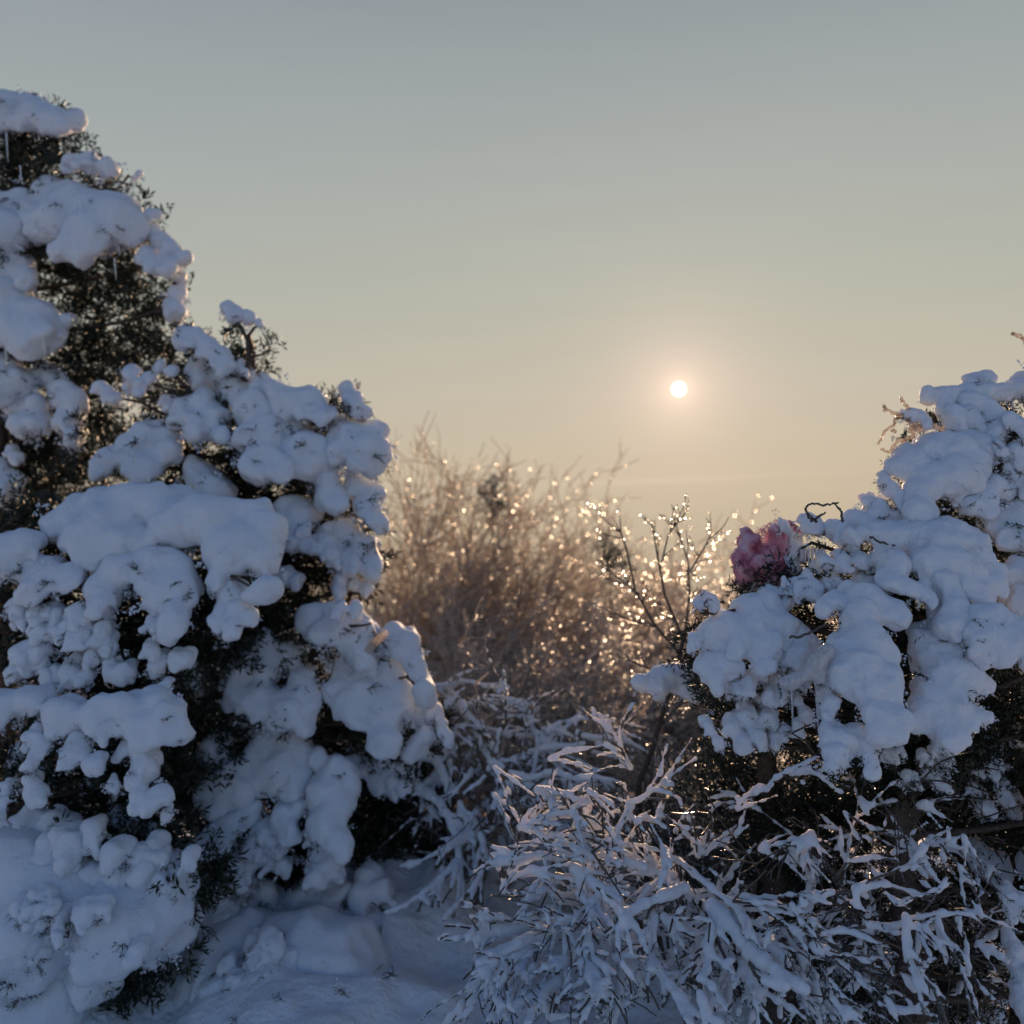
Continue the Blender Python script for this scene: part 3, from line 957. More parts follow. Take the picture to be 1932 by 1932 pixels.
Q_.pads('1330 1256 16,1360 1240 26,1382 1262 20,1350 1275 14', '1312 1210 12,1330 1192 11', '1318 1140 9,1330 1130 10,1345 1136 9', '1380 1370 16,1410 1352 18,1450 1352 16,1430 1390 16,1400 1400 10', '1345 1330 12,1335 1370 12,1352 1400 9',
        '1470 1290 14,1450 1310 12,1480 1310 11', '1410 1290 16,1430 1270 15,1395 1300 11', '1500 1320 12,1520 1350 12,1505 1370 10', '1460 1395 10,1480 1380 12', ddepth=.0, fingers=1.1, needles=1.2)
Q_.pads('1212 1290 14,1238 1286 20,1262 1282 22,1286 1278 24,1306 1284 18,1250 1300 14', ddepth=.35, fingers=.5, needles=.5)
Q_.pads('1510 1106 16,1540 1111 14,1525 1090 12', '1560 1062 13,1590 1056 15,1620 1056 13,1650 1060 11', '1565 1106 11,1580 1096 10', '1640 1100 12,1670 1106 12,1620 1090 10', '1490 1112 9,1480 1100 8', ddepth=.05, fingers=.9, needles=1.2)
Q_.pads('1905 1080 14,1925 1070 17,1945 1085 20', '1915 1115 22,1935 1130 26,1910 1145 18', '1900 1150 9,1908 1160 9', ddepth=.05)
Q_.pads('1835 1398 12,1860 1400 14,1885 1396 12', '1910 1385 10,1926 1391 14', '1810 1440 10,1830 1480 14,1850 1490 10', '1920 1510 14,1910 1526 10', '1850 1612 22,1875 1632 25,1892 1652 18', '1890 1260 10,1915 1270 9',
        '1935 1330 12,1915 1320 9', '1870 1440 9,1882 1450 8', '1900 1445 8,1890 1470 7', '1800 1420 9,1780 1430 8', ddepth=.2, fingers=.9, needles=1.1)
Q_.tufts(1870, 1470, 70, 80, 8, 5, 10, .15)
Q_.tufts(1460, 1300, 90, 70, 10, 6, 13, .06, needles=1.1)
Q_.tufts(1600, 1085, 80, 30, 6, 5, 11, .1)
Q_.tufts(1720, 1430, 60, 40, 7, 5, 10, .0, needles=1.1)
Q_.fill((1700, 1180, 90, 110, .15, .2, 130), (1640, 1090, 120, 40, .18, .15, 90), (1860, 1130, 80, 60, .18, .15, 90), (1860, 1330, 100, 110, .2, .2, 190), (1860, 1480, 110, 130, .3, .25, 260), (1620, 1380, 130, 80, .15, .2, 140), (1450, 1310, 130, 90, .18, .2, 170),
        (1340, 1220, 50, 60, .2, .15, 40), (1700, 1450, 100, 60, .2, .2, 110), (1480, 1110, 80, 40, .2, .15, 40), (1780, 1400, 60, 40, .1, .15, 50), (1900, 1600, 70, 160, .45, .3, 200), (1510, 1170, 60, 50, .25, .15, 60))
# iced arm with icicles on the pad's left edge, and bare twigs on the crest
bag = Bag()
arm = [[P(x, y, 1.84) for x, y in q] for q in (((1560, 1228), (1540, 1248), (1520, 1272), (1500, 1284), (1480, 1290)), ((1552, 1240), (1546, 1280), (1542, 1322)), ((1500, 1284), (1494, 1296)), ((1490, 1288), (1478, 1284)))]
V, Qd = blob_mesh(np.concatenate([a[:-1] for a in arm]), np.concatenate([a[1:] for a in arm]), np.array([.014, .011, .009, .008, .011, .008, .006, .006]), np.array([.011, .009, .008, .006, .008, .005, .004, .004]), .003, .006, ((.02, .002),))
obj('ice_arm', mesh_np('ice_arm', V, Qd, RIME), Q_.root)
icicle(Q_.root, (P(1494, 1298, 1.84), P(1496, 1362, 1.84)), .0026)
icicle(Q_.root, (P(1542, 1322, 1.84), P(1545, 1392, 1.84)), .0026)
for x in range(1512, 1560, 7):
    icicle(Q_.root, (P(x, 1036, 2.05), P(x, 1036 + random.uniform(14, 34), 2.05)), .0028)
bag = Bag()
for q in (((1530, 985), (1523, 962), (1532, 948), (1555, 951), (1582, 950)), ((1592, 985), (1584, 965), (1570, 946)), ((1540, 985), (1530, 970)), ((1540, 985), (1550, 972)),
          ((1460, 1195), (1490, 1186), (1525, 1172)), ((1575, 1175), (1582, 1190), (1578, 1205)), ((1640, 1010), (1668, 1026), (1690, 1030)), ((1770, 1180), (1775, 1195))):
    p = np.array([P(x, y, 2.0) for x, y in q]) + rng.normal(0, .003, (len(q), 3)) - (np.array([0, .12, 0]) if q[0][1] > 1100 else 0)
    obj('bare_twig', mesh_np('bare_twig', *knotty(p, .003, .0018), DARKTWIG), Q_.root)

K = Conifer('pink_bush', 'small pinkish red bush crusted with snow, at the left shoulder of the right-hand conifer', 'bush', 1450, 2.25, 1000, h=.005, mat=PINKSNOW, needle=.7)
K.pads('1402 1052 17,1420 1028 22,1428 1070 22,1450 1000 15,1462 984 9,1430 990 8,1412 1012 13,1404 1078 14', '1470 1030 28,1480 1070 23,1460 1080 24,1440 1056 24,1490 1002 13,1468 1008 19,1492 1050 16', needles=0, fingers=1.2, lump=1.6, rough=1.8, blend=.4, frost=2.5)
K.mat = SNOW
K.pads('1412 1097 12,1440 1102 14,1470 1102 12,1400 1085 8', '1490 1090 10,1500 1075 9', needles=1, fingers=.7, ddepth=-.03)
K.pads('1500 1020 12,1510 1040 13,1496 1060 11', '1486 996 8,1476 988 7', needles=0, ddepth=-.04)

# the same boughs go on past the picture's edges
for t_, x0, ys, dd in ((A, -150, (420, 620, 800), .1), (C, -160, (980, 1120, 1300, 1450), .1), (Eb, -150, (1640, 1780), .1), (R, 2080, (760, 860, 960), .05), (Q_, 2090, (1060, 1200, 1330, 1480, 1640, 1800), .05)):
    h0, t_.h = t_.h, .018
    for y_ in ys:
        sg = -1 if x0 < 0 else 1
        t_.pad(','.join('%d %d %d' % (x0 + sg * (k - 1) * 60 + rng.normal(0, 14), y_ + abs(k - 1) * 22 + rng.normal(0, 16), rng.uniform(34, 58)) for k in range(4)), ddepth=dd)
    t_.fill((x0 + sg * 30, np.mean(ys) + 40, 170, 260, .25, .3, 90))
    t_.h = h0

for t_ in (A, B, C, D, R, Q_, K):
    t_.glaze(.0052)

# frosted sprigs and fallen bits poking from the snow beside the path
n = 46
px_, py_ = rng.uniform(420, 900, n), rng.uniform(1690, 1925, n)
dd_ = np.array([next(d for d in np.arange(1.8, 4.5, .01) if P(x, y, d)[2] < ground_z(P(x, y, d)[0], P(x, y, d)[1]) + .004) for x, y in zip(px_, py_)])
pts = P(px_, py_, dd_)
up = rng.normal(size=(n, 3)) * .6 + [0, 0, .5]
obj('ground_sprigs', sprays(pts[:28], up[:28], .45, FROSTED).mesh('ground_sprigs', FROST, False), kind='stuff')
obj('evergreen_litter', sprays(pts[28:], up[28:], .4).mesh('evergreen_litter', NEEDLE, False), kind='stuff')
# ================================================================== bare shrubs glazed with ice in the sunny gap
def grow(bag, beads, p, d, L, r, level, S, kids):
    n = 6 if level == 0 else (4 if level == 1 else 3)
    pts, q, dr = [p], p.copy(), unit(d)
    for k in range(n):
        dr = unit(dr + rng.normal(0, S['wob'], 3) + np.array([0, 0, S['lift'][level]]) + S['wind'] * (.10 if level else .05))
        q = q + dr * L / n
        pts.append(q.copy())
    pts = np.array(pts)
    rr = np.linspace(r, r * (.42 if level < 2 else .6), n + 1)
    bag.add(tube(pts, rr, 5 if level == 0 else 3))
    if level:
        for k in range(1, n + 1):
            for w in range(rng.poisson(S['bead'] * 3.4 + .6)):
                beads.append((pts[k] + (pts[k - 1] - pts[k]) * rng.uniform() + rng.normal(0, .003, 3) - [0, 0, rr[k]], rr[k] * rng.uniform(.9, 1.6)))
    if level >= 2:
        return
    for k in range(kids[level]):
        t = rng.uniform(.5 if level == 0 else .1, 1.0)
        f = t * n
        a = min(int(f), n - 1)
        o = pts[a] + (pts[a + 1] - pts[a]) * (f - a)
        ax = unit(pts[a + 1] - pts[a])
        sd = rng.normal(size=3); sd = unit(sd - ax * (sd @ ax))
        nd_ = unit(ax * .8 + sd * rng.uniform(.5, 1.0))
        grow(bag, beads, o, nd_, L * rng.uniform(.28, .5) * (1.1 - t * .4), max(r * .58, S['rmin']), level + 1, S, kids)


def shrub(name, label, px, d, spread_px, top_py, nst, kids=(7, 4), rmin=.0028, r0=.0075, lift=(.02, .03, .02), wind=(0, 0, 0), bead=.5, mat=None, group='ice-glazed bare shrubs', wob=.10, coat=None, flat=0.0, frost=.15, arcs=0):
    """bare shrub rooted below picture column px at distance d, its twigs reaching up to picture row top_py"""
    mat = mat or ICETWIG
    base = P(px, 1200, d)
    base[2] = ground_z(base[0], base[1]) - .03
    root = thing(name, label, 'shrub', base, group)
    H = P(px, top_py, d)[2] - base[2]
    half = spread_px * PX(d)
    S = dict(wob=wob, lift=lift, wind=np.array(wind, float), bead=bead, rmin=rmin)
    beads = []
    for k in range(nst):
        o = base + np.array([rng.normal(0, half * .25), rng.normal(0, half * .25), 0])
        tgt = base + np.array([rng.uniform(-1, 1) * half, rng.uniform(-.8, .8) * half, H * rng.uniform(.5, 1.02) * (1 - flat * rng.uniform(0, .6))])
        dv = tgt - o
        bag = Bag()
        grow(bag, beads, o, dv, np.linalg.norm(dv) * .93, r0 * rng.uniform(.75, 1.2), 0, S, kids)
        obj('stem', bag.mesh('stem', FROSTTWIG if mat is ICETWIG and rng.uniform() < frost else mat), root)
    for k in range(arcs):                           # longer boughs bent down under their ice
        sg = rng.choice([-1, 1])
        o = base + np.array([-sg * half * rng.uniform(.2, .8), rng.normal(0, half * .3), H * .45])
        dv = np.array([sg * half * rng.uniform(1.2, 2.0), rng.uniform(-.6, .1) * half, H * rng.uniform(.25, .5)])
        bag = Bag()
        S2 = dict(S, lift=(-.09, -.03, 0), wind=np.zeros(3))
        grow(bag, beads, o, dv, np.linalg.norm(dv), r0 * 1.15, 0, S2, (7, 3))
        obj('stem', bag.mesh('stem', FROSTTWIG), root)
    if beads:
        bp = np.array([q[0] for q in beads]); br = np.array([q[1] for q in beads])
        obj('ice_bead', flakes_mesh('ice_bead', bp, np.clip(br * 1.1, .0042, .0078)), root, 'stuff')
    return root


shrub('iced_shrub', 'tall bare shrub right behind the fat snow lobes, its fine crown against the sky', 765, 6.6, 85, 868, 28, (11, 6), wind=(.15, 0, 0), bead=.25, rmin=.0046, r0=.011)
shrub('iced_shrub', 'bare shrub leaning right with a forked tip, beside the small dark juniper', 880, 6.4, 85, 945, 18, (11, 6), wind=(.5, 0, 0), bead=.3, rmin=.0046, r0=.011)
shrub('iced_shrub', 'bare shrub with long whips arching right, its longest tip under the sun', 1040, 7.4, 120, 935, 13, (11, 6), wind=(.8, 0, .05), bead=.4, rmin=.0046, r0=.011)
# the sparkling brushwood steps down the slope toward the camera, row by row
for px, d, top, w, nst, bead, label in (
        (1000, 8.2, 1005, 110, 15, .7, 'farthest iced brushwood left of the sun, below the long arching whips'),
        (1180, 8.2, 1012, 100, 20, .9, 'farthest iced brushwood under the sun, against the pale sky'),
        (1330, 7.6, 1000, 100, 24, .9, 'open iced shrub whose upright sprigs stand left of the pink bush'),
        (860, 7.2, 928, 105, 18, .7, 'iced brushwood under the tall fine-crowned shrub'),
        (1080, 7.0, 1018, 105, 14, .9, 'iced brushwood behind the low dark juniper'),
        (1250, 6.8, 1022, 100, 22, 1.1, 'glittering brushwood right behind the tip of the dark sapling'),
        (780, 6.0, 935, 100, 17, .6, 'glittering shrub hard against the edge of the left conifers'),
        (960, 6.0, 1042, 110, 16, .9, 'glittering shrub left of the middle of the gap'),
        (1140, 5.9, 1062, 105, 16, 1.2, 'glittering shrub full of gold sparkles left of the dark sapling'),
        (1330, 5.7, 1022, 95, 22, 1.2, 'brightest glittering shrub, between the dark sapling and the pink bush'),
        (840, 5.0, 1085, 110, 16, .8, 'sparkling shrub beside the right edge of the left conifers'),
        (1030, 5.0, 1112, 115, 17, 1.1, 'sparkling shrub in the very middle of the gap'),
        (1215, 5.0, 1118, 105, 17, 1.3, 'sparkling shrub behind the stem of the dark sapling'),
        (790, 4.2, 1165, 100, 14, .6, 'browner iced shrub touching the lower left snow lobes'),
        (960, 4.2, 1196, 110, 16, .9, 'browner iced shrub with crossing twigs, below the middle sparkles'),
        (1130, 4.2, 1204, 110, 16, 1.0, 'browner iced shrub left of the foot of the dark sapling'),
        (1290, 4.0, 1215, 80, 15, 1.0, 'browner iced shrub between the sapling and the right-hand snow pads'),
        (900, 3.55, 1275, 110, 14, .5, 'nearest brown tangle beside the left snow lobes'),
        (1090, 3.5, 1290, 110, 14, .6, 'nearest brown tangle above the snowy front shrub')):
    near = d < 4.5
    shrub('iced_shrub', label, px, d, w, top, nst, (9, 5), rmin=.0054 if near else .0052, r0=.012, wind=(rng.uniform(.4, 1.3), 0, -.12), lift=(-.02, .01, 0) if near else (.02, .03, .02), bead=bead, flat=.35, frost=1.0 if near else .35, arcs=5 if d < 5.5 else 2)
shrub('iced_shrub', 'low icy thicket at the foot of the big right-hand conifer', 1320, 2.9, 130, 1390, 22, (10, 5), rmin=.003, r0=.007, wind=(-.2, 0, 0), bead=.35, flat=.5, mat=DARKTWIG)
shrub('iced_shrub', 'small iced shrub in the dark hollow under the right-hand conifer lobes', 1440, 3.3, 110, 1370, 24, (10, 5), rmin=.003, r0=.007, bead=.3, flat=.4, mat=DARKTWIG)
# dark evergreens standing among the bare shrubs
def juniper(label, px, d, w_px, top_py, n):
    base = P(px, 1200, d)
    base[2] = ground_z(base[0], base[1]) - .03
    root = thing('juniper_bush', label, 'juniper', base, 'dark junipers in the gap')
    top = P(px, top_py, d)
    obj('trunk', mesh_np('trunk', *tube(np.array([base, base * .5 + top * .5 + [.02, 0, 0], top]), [.016, .010, .004], 6), BARK), root)
    t = rng.uniform(0.90, 1, n)
    pts = base + (top - base) * t[:, None]
    ww = w_px * PX(d) * np.sqrt(np.clip((1.02 - t) / .12, 0, 1))
    pts = pts + np.stack([rng.normal(0, .55, n) * ww, rng.normal(0, .55, n) * ww, rng.normal(0, .03, n)], -1)
    dr = rng.normal(size=pts.shape) * .5 + [.1, 0, .8]
    obj('foliage', sprays(pts, dr, 1.1).mesh('foliage', NEEDLE, False), root, 'stuff')
juniper('small dark juniper tip half buried in the bare twigs left of centre', 930, 6.6, 30, 915, 36)
juniper('low dark juniper half buried at the right end of the twiggy slope', 1150, 6.4, 28, 1030, 36)

# thin dark sapling with a clear stem
base = P(1205, 1480, 2.95); base[2] = ground_z(base[0], base[1])
sap = thing('sapling', 'slender dark sapling with glittering twigs, its brown stem rising from the thicket', 'sapling', base)
def pl(*q, d=2.95): return np.array([P(x, y, d) for x, y in q])
bag = Bag()
b0 = P(1205, 1480, 2.95)
obj('trunk', mesh_np('trunk', *tube(np.concatenate([[base], pl((1205, 1480), (1232, 1410), (1258, 1320), (1282, 1240), (1292, 1195))]), [.011, .010, .009, .0085, .008, .0065], 7), BARK), sap)
beads = []
for q, r in ((((1290, 1200), (1262, 1130), (1252, 1050), (1244, 990)), .005), (((1284, 1235), (1240, 1180), (1205, 1120), (1190, 1040), (1176, 1000)), .005),
             (((1292, 1195), (1305, 1120), (1300, 1060), (1270, 975)), .004), (((1250, 1060), (1262, 1010), (1278, 980)), .003), (((1300, 1080), (1330, 1030), (1342, 1000)), .003),
             (((1240, 1182), (1190, 1170), (1150, 1150)), .004), (((1205, 1120), (1160, 1085), (1140, 1070)), .003), (((1272, 1270), (1220, 1262), (1180, 1240)), .004), (((1245, 1370), (1290, 1330), (1310, 1290)), .005)):
    bag = Bag()
    p = pl(*q) + np.cumsum(rng.normal(0, .012, (len(q), 3)), 0) * [0.3, 1, .3]
    bag.add(tube(p, np.linspace(r, r * .5, len(p)), 6))
    S = dict(wob=.08, lift=(.0, .05, .05), wind=np.zeros(3), bead=.85, rmin=.0022)
    p = smooth_line(p, 4)
    for k in range(len(q) * 2):
        a = rng.integers(0, len(p) - 1); t = rng.uniform()
        o = p[a] + (p[a + 1] - p[a]) * t
        grow(bag, beads, o, unit(p[a + 1] - p[a]) + rng.normal(0, .6, 3), rng.uniform(.05, .13), .0026, 1, S, (0, 2))
    obj('branch', bag.mesh('branch', DARKTWIG), sap)
obj('ice_bead', flakes_mesh('ice_bead', [q[0] for q in beads], np.clip([q[1] for q in beads], .0028, .005)), sap, 'stuff')

# ================================================================== snow-coated bare shrubs in front
DROPS = {}
def coated(root, line, r, twigs, tl=(.05, .13), wood=None, droop=.7, snow=1.0, thin=False, lv2=True, h=.0042):
    """one branch (line: world points) with side twigs; wood below, a ragged coat of snow on top"""
    line = np.asarray(line, float)
    r = r * (.66 if root.name.startswith('bare_shrub') else .88)
    n0 = max(3, int(np.linalg.norm(np.diff(line, axis=0), axis=1).sum() / .035))
    s = np.linspace(0, 1, len(line))
    t = np.linspace(0, 1, n0)
    pts = np.stack([np.interp(t, s, line[:, a]) for a in range(3)], -1)
    pts[1:-1] += rng.normal(0, .0035, (n0 - 2, 3))
    lines = [(pts, np.linspace(r, r * .62, n0))]
    for k in range(twigs):
        a = rng.integers(0, n0 - 1)
        ax = unit(pts[min(a + 1, n0 - 1)] - pts[a])
        sd = rng.normal(size=3); sd = unit(sd - ax * (sd @ ax))
        dr = unit(ax * rng.uniform(.7, 1.2) + sd * .62 + [0, -.08, .06])
        L = rng.uniform(*tl)
        q = [pts[a]]
        m_ = max(3, int(L / .03))
        for w in range(m_):
            dr = unit(dr + rng.normal(0, .13, 3) + [0, 0, -droop * .12])
            q.append(q[-1] + dr * L / m_)
        q = np.array(q)
        rt = max(r * rng.uniform(.45, .65), .0022)
        lines.append((q, np.linspace(rt, rt * .7, len(q))))
        if rng.uniform() < .7:
            DROPS.setdefault(root.name, []).append(q[rng.integers(1, len(q))] + rng.normal(0, .004, 3))
        if lv2 and rng.uniform() < .6:
            b = rng.integers(1, len(q))
            d2 = unit(dr + rng.normal(0, .7, 3))
            L2 = L * rng.uniform(.25, .5)
            lines.append((np.array([q[b], q[b] + d2 * L2 * .5, q[b] + d2 * L2 + [0, 0, -.004]]), np.array([rt * .8, rt * .7, rt * .6])))
    bag = Bag()
    for q, rr in lines:
        bag.add(tube(q, rr * (.62 if not thin else 1), 5))
    br = obj('branch', bag.mesh('branch', wood or DARKTWIG), root)
    if snow > 0:
        A_, B_, RA_, RB_ = [], [], [], []
        for q, rr in lines:
            load = rng.uniform(.72, 1.25)
            if rng.uniform() < .16 and len(A_):
                continue
            seg = np.diff(q, axis=0)
            lev = 1 - np.abs(seg[:, 2]) / (np.linalg.norm(seg, axis=1) + 1e-9)
            for k in range(len(seg)):
                f = load * snow * (.62 + .6 * lev[k]) * rng.uniform(.8, 1.2)
                if rng.uniform() < .06:
                    continue
                up = np.array([0, 0, rr[k] * .6 * snow])
                A_.append(q[k] + up); B_.append(q[k + 1] + up)
                RA_.append(max(rr[k] * f, .0026)); RB_.append(max(rr[k + 1] * f, .0026))
        V, Qd = blob_mesh(A_, B_, np.array(RA_), np.array(RB_), h, .0034, ((.03, .0024), (.009, .0019)))
        obj('snow_coat', mesh_np('snow_coat', V, Qd, SNOW), br, 'stuff')
    return br


def zl(s, ox, oy, k, d0, d1):
    q = np.array([[float(v) for v in t.split()] for t in s.split(',')])
    d = np.linspace(d0, d1, len(q))
    return P(ox + q[:, 0] * k, oy + q[:, 1] * k, d)


mb = P(900, 1700, 3.2); mb[2] = ground_z(mb[0], mb[1]) - .02
Ms = thing('snowy_shrub', 'snow-laden bare shrub in the hollow between left lobes and front shrub', 'shrub', mb, 'snow-coated bare shrubs in front')
for q, d0, d1, r, tw in (
        (((870, 1330), (905, 1400), (940, 1470), (985, 1560)), 3.3, 3.0, .017, 5), (((830, 1340), (930, 1325), (1005, 1330)), 3.4, 3.2, .012, 3), (((925, 1440), (965, 1465), (1010, 1500)), 3.1, 3.0, .017, 3),
        (((760, 1400), (820, 1440), (870, 1520), (900, 1600)), 3.2, 2.95, .019, 7), (((930, 1500), (950, 1545), (970, 1590)), 2.9, 2.85, .009, 1), (((1000, 1420), (1060, 1410), (1150, 1405)), 3.2, 3.1, .011, 5),
        (((990, 1360), (1040, 1420), (1070, 1500)), 3.3, 3.1, .016, 7), (((780, 1480), (830, 1520), (860, 1580), (880, 1660)), 3.1, 2.9, .020, 8), (((900, 1560), (860, 1600), (820, 1640)), 3.0, 2.9, .017, 7),
        (((880, 1370), (960, 1390), (1040, 1390)), 3.4, 3.3, .012, 6), (((1100, 1340), (1050, 1400), (1000, 1450)), 3.4, 3.2, .013, 6), (((820, 1300), (880, 1290), (960, 1300)), 3.5, 3.4, .010, 6),
        (((960, 1480), (920, 1540), (900, 1600)), 3.05, 2.9, .016, 7), (((1040, 1460), (1010, 1520), (1000, 1580)), 3.0, 2.9, .014, 7), (((840, 1420), (800, 1500), (780, 1580)), 3.2, 3.05, .016, 7),
        (((930, 1620), (900, 1660), (890, 1700)), 2.85, 2.75, .018, 6), (((860, 1630), (830, 1660), (810, 1690)), 2.9, 2.8, .018, 6), (((1120, 1420), (1160, 1390), (1200, 1350)), 3.2, 3.1, .009, 5)):
    coated(Ms, np.array([P(x, y, d) for (x, y), d in zip(q, np.linspace(d0, d1, len(q)))]), r, tw, tl=(.07, .2), h=.006)
for k in range(58):
    o = P(rng.uniform(800, 1140), rng.uniform(1340, 1620), rng.uniform(3.05, 3.3))
    e = o + np.array([rng.normal(.05, .14), rng.normal(-.03, .1), rng.normal(.02, .1)])
    coated(Ms, np.array([o, o * .5 + e * .5 + [0, 0, .04], e]), rng.uniform(.0055, .011), 6, tl=(.05, .17), h=.0066)
gb = P(1180, 1932, 2.25); gb[2] = ground_z(gb[0], gb[1]) - .02
G = thing('snowy_shrub', 'front bare shrub wholly coated in thick white snow, spreading beside the path', 'shrub', gb, 'snow-coated bare shrubs in front')
g = lambda s, d0, d1, r, tw, **kw: coated(G, zl(s, 839.4, 1291.4, .3315, d0, d1), r, tw, **kw)
for s, d0, d1, r, tw in (
    ('1310 1000,1480 1140,1640 1270,1715 1360', 2.05, 1.85, .0105, 4), ('1360 1180,1200 1240,1050 1290,1015 1350', 2.0, 1.88, .0135, 7), ('960 1000,600 985,400 1010,245 1032', 2.15, 2.05, .010, 9),
    ('520 1350,310 1338,145 1325', 2.1, 2.0, .009, 5), ('620 1390,330 1410,200 1430,180 1450', 2.1, 1.98, .011, 9), ('540 1470,380 1560,285 1690', 2.05, 1.9, .010, 9), ('600 1450,400 1500,190 1595', 2.05, 1.92, .010, 8),
    ('640 1310,740 1480,850 1680,905 1780', 2.05, 1.85, .0115, 9), ('660 1340,620 1420,560 1405', 2.05, 1.98, .008, 5), ('690 1400,690 1560,640 1640', 2.02, 1.92, .009, 6), ('720 1640,600 1720,510 1830,490 1930', 2.0, 1.85, .010, 9),
    ('520 1590,460 1700,440 1780', 2.0, 1.9, .008, 3), ('1170 1560,1220 1650,1340 1750,1400 1940', 1.95, 1.78, .012, 8), ('1195 1330,1195 1450,1150 1570', 1.98, 1.9, .006, 3),
    ('1500 1290,1505 1480,1500 1640,1440 1700,1480 1940', 1.95, 1.75, .0125, 6), ('1520 1280,1660 1440,1760 1540,1850 1620,1940 1730', 1.95, 1.72, .0155, 7), ('1590 1300,1740 1440,1940 1570', 1.95, 1.8, .010, 6),
    ('1640 1255,1940 1275', 1.95, 1.85, .009, 4), ('1290 1100,1100 1040,950 1000', 2.08, 2.05, .010, 6), ('1040 690,1170 640,1200 560,1265 350', 2.15, 2.1, .0085, 3), ('1190 610,1290 540,1425 430', 2.15, 2.05, .008, 3),
    ('1060 480,1000 340,940 240,930 180', 2.2, 2.15, .007, 5), ('600 430,720 370,900 350,1010 390', 2.25, 2.2, .008, 4), ('1060 690,1020 800,960 900,930 970', 2.15, 2.08, .010, 7), ('1070 760,1180 820,1240 930,1300 1010', 2.12, 2.02, .010, 8),
    ('530 610,700 640,850 610,960 760', 2.22, 2.12, .009, 9), ('280 480,380 560,510 645', 2.3, 2.25, .010, 4), ('285 630,350 770,400 890', 2.3, 2.2, .005, 1), ('1310 840,1420 690', 2.1, 2.05, .006, 2), ('1480 960,1520 780,1505 720', 2.1, 2.06, .008, 6),
    ('1440 980,1440 900,1415 760', 2.1, 2.05, .006, 4), ('1215 760,1235 700,1250 615', 2.12, 2.1, .007, 2), ('740 1060,850 1150,990 1235', 2.08, 2.0, .010, 8), ('430 820,560 760,700 720,800 800', 2.2, 2.12, .008, 10),
    ('410 920,560 880,720 860,860 900', 2.18, 2.1, .008, 10), ('620 930,740 800,760 700', 2.2, 2.15, .008, 8), ('500 760,620 680,640 600', 2.25, 2.2, .008, 8), ('820 830,900 720,900 640', 2.2, 2.15, .008, 7), ('330 1180,400 1090,500 1060,590 1110', 2.1, 2.05, .010, 8),
    ('600 1130,520 1220,420 1260', 2.1, 2.02, .009, 7), ('760 1200,820 1300,830 1400', 2.05, 1.98, .008, 7), ('900 1180,860 1280,930 1380', 2.05, 1.98, .008, 7), ('350 1600,270 1700,250 1800', 2.0, 1.92, .009, 5),
    ('820 1400,840 1560,930 1640,940 1940', 2.0, 1.85, .008, 5), ('600 1900,660 1800,720 1720', 1.95, 1.9, .009, 6), ('1350 1700,1420 1600,1400 1560', 1.95, 1.92, .014, 2), ('960 1560,1060 1540,1150 1560', 1.98, 1.95, .006, 4), ('1690 1600,1740 1700,1790 1790', 1.88, 1.82, .009, 5),
    ('1300 1420,1400 1400,1500 1420', 2.0, 1.95, .008, 4), ('1250 1340,1330 1390,1420 1440', 1.98, 1.92, .010, 3)):
    g(s, d0, d1, r, tw)
coated(G, zl('835 945,880 1000,940 1080,1010 1205', 839.4, 1291.4, .3315, 1.98, 1.92), .0035, 0, snow=0, thin=True)
# finer snowy brushwood filling the inside of the shrub
for k in range(30):
    a = rng.uniform(-1.15, 1.05)
    o = P(1210 + rng.uniform(-140, 190), 1800 + rng.uniform(-120, 160), 2.25 + rng.uniform(-.05, .15))
    e = P(1200 + 330 * math.sin(a) * rng.uniform(.45, 1) + 40, 1770 - 250 * math.cos(a) * rng.uniform(.3, 1), rng.uniform(1.95, 2.35))
    coated(G, np.array([o, o * .5 + e * .5 + [0, 0, .03], e]), rng.uniform(.005, .0085), 8, tl=(.04, .11), h=.005)
for k in range(22):
    x = rng.uniform(930, 1520)
    o = P(x, 1790 + rng.uniform(-60, 60), 2.12)
    e = P(x + (x - 1230) * .25 + rng.normal(0, 20), 1932 + rng.uniform(-40, 40), rng.uniform(1.85, 2.0))
    coated(G, np.array([o, o * .5 + e * .5 + [0, -.02, .03], e]), rng.uniform(.005, .009), 6, tl=(.04, .11), h=.005)

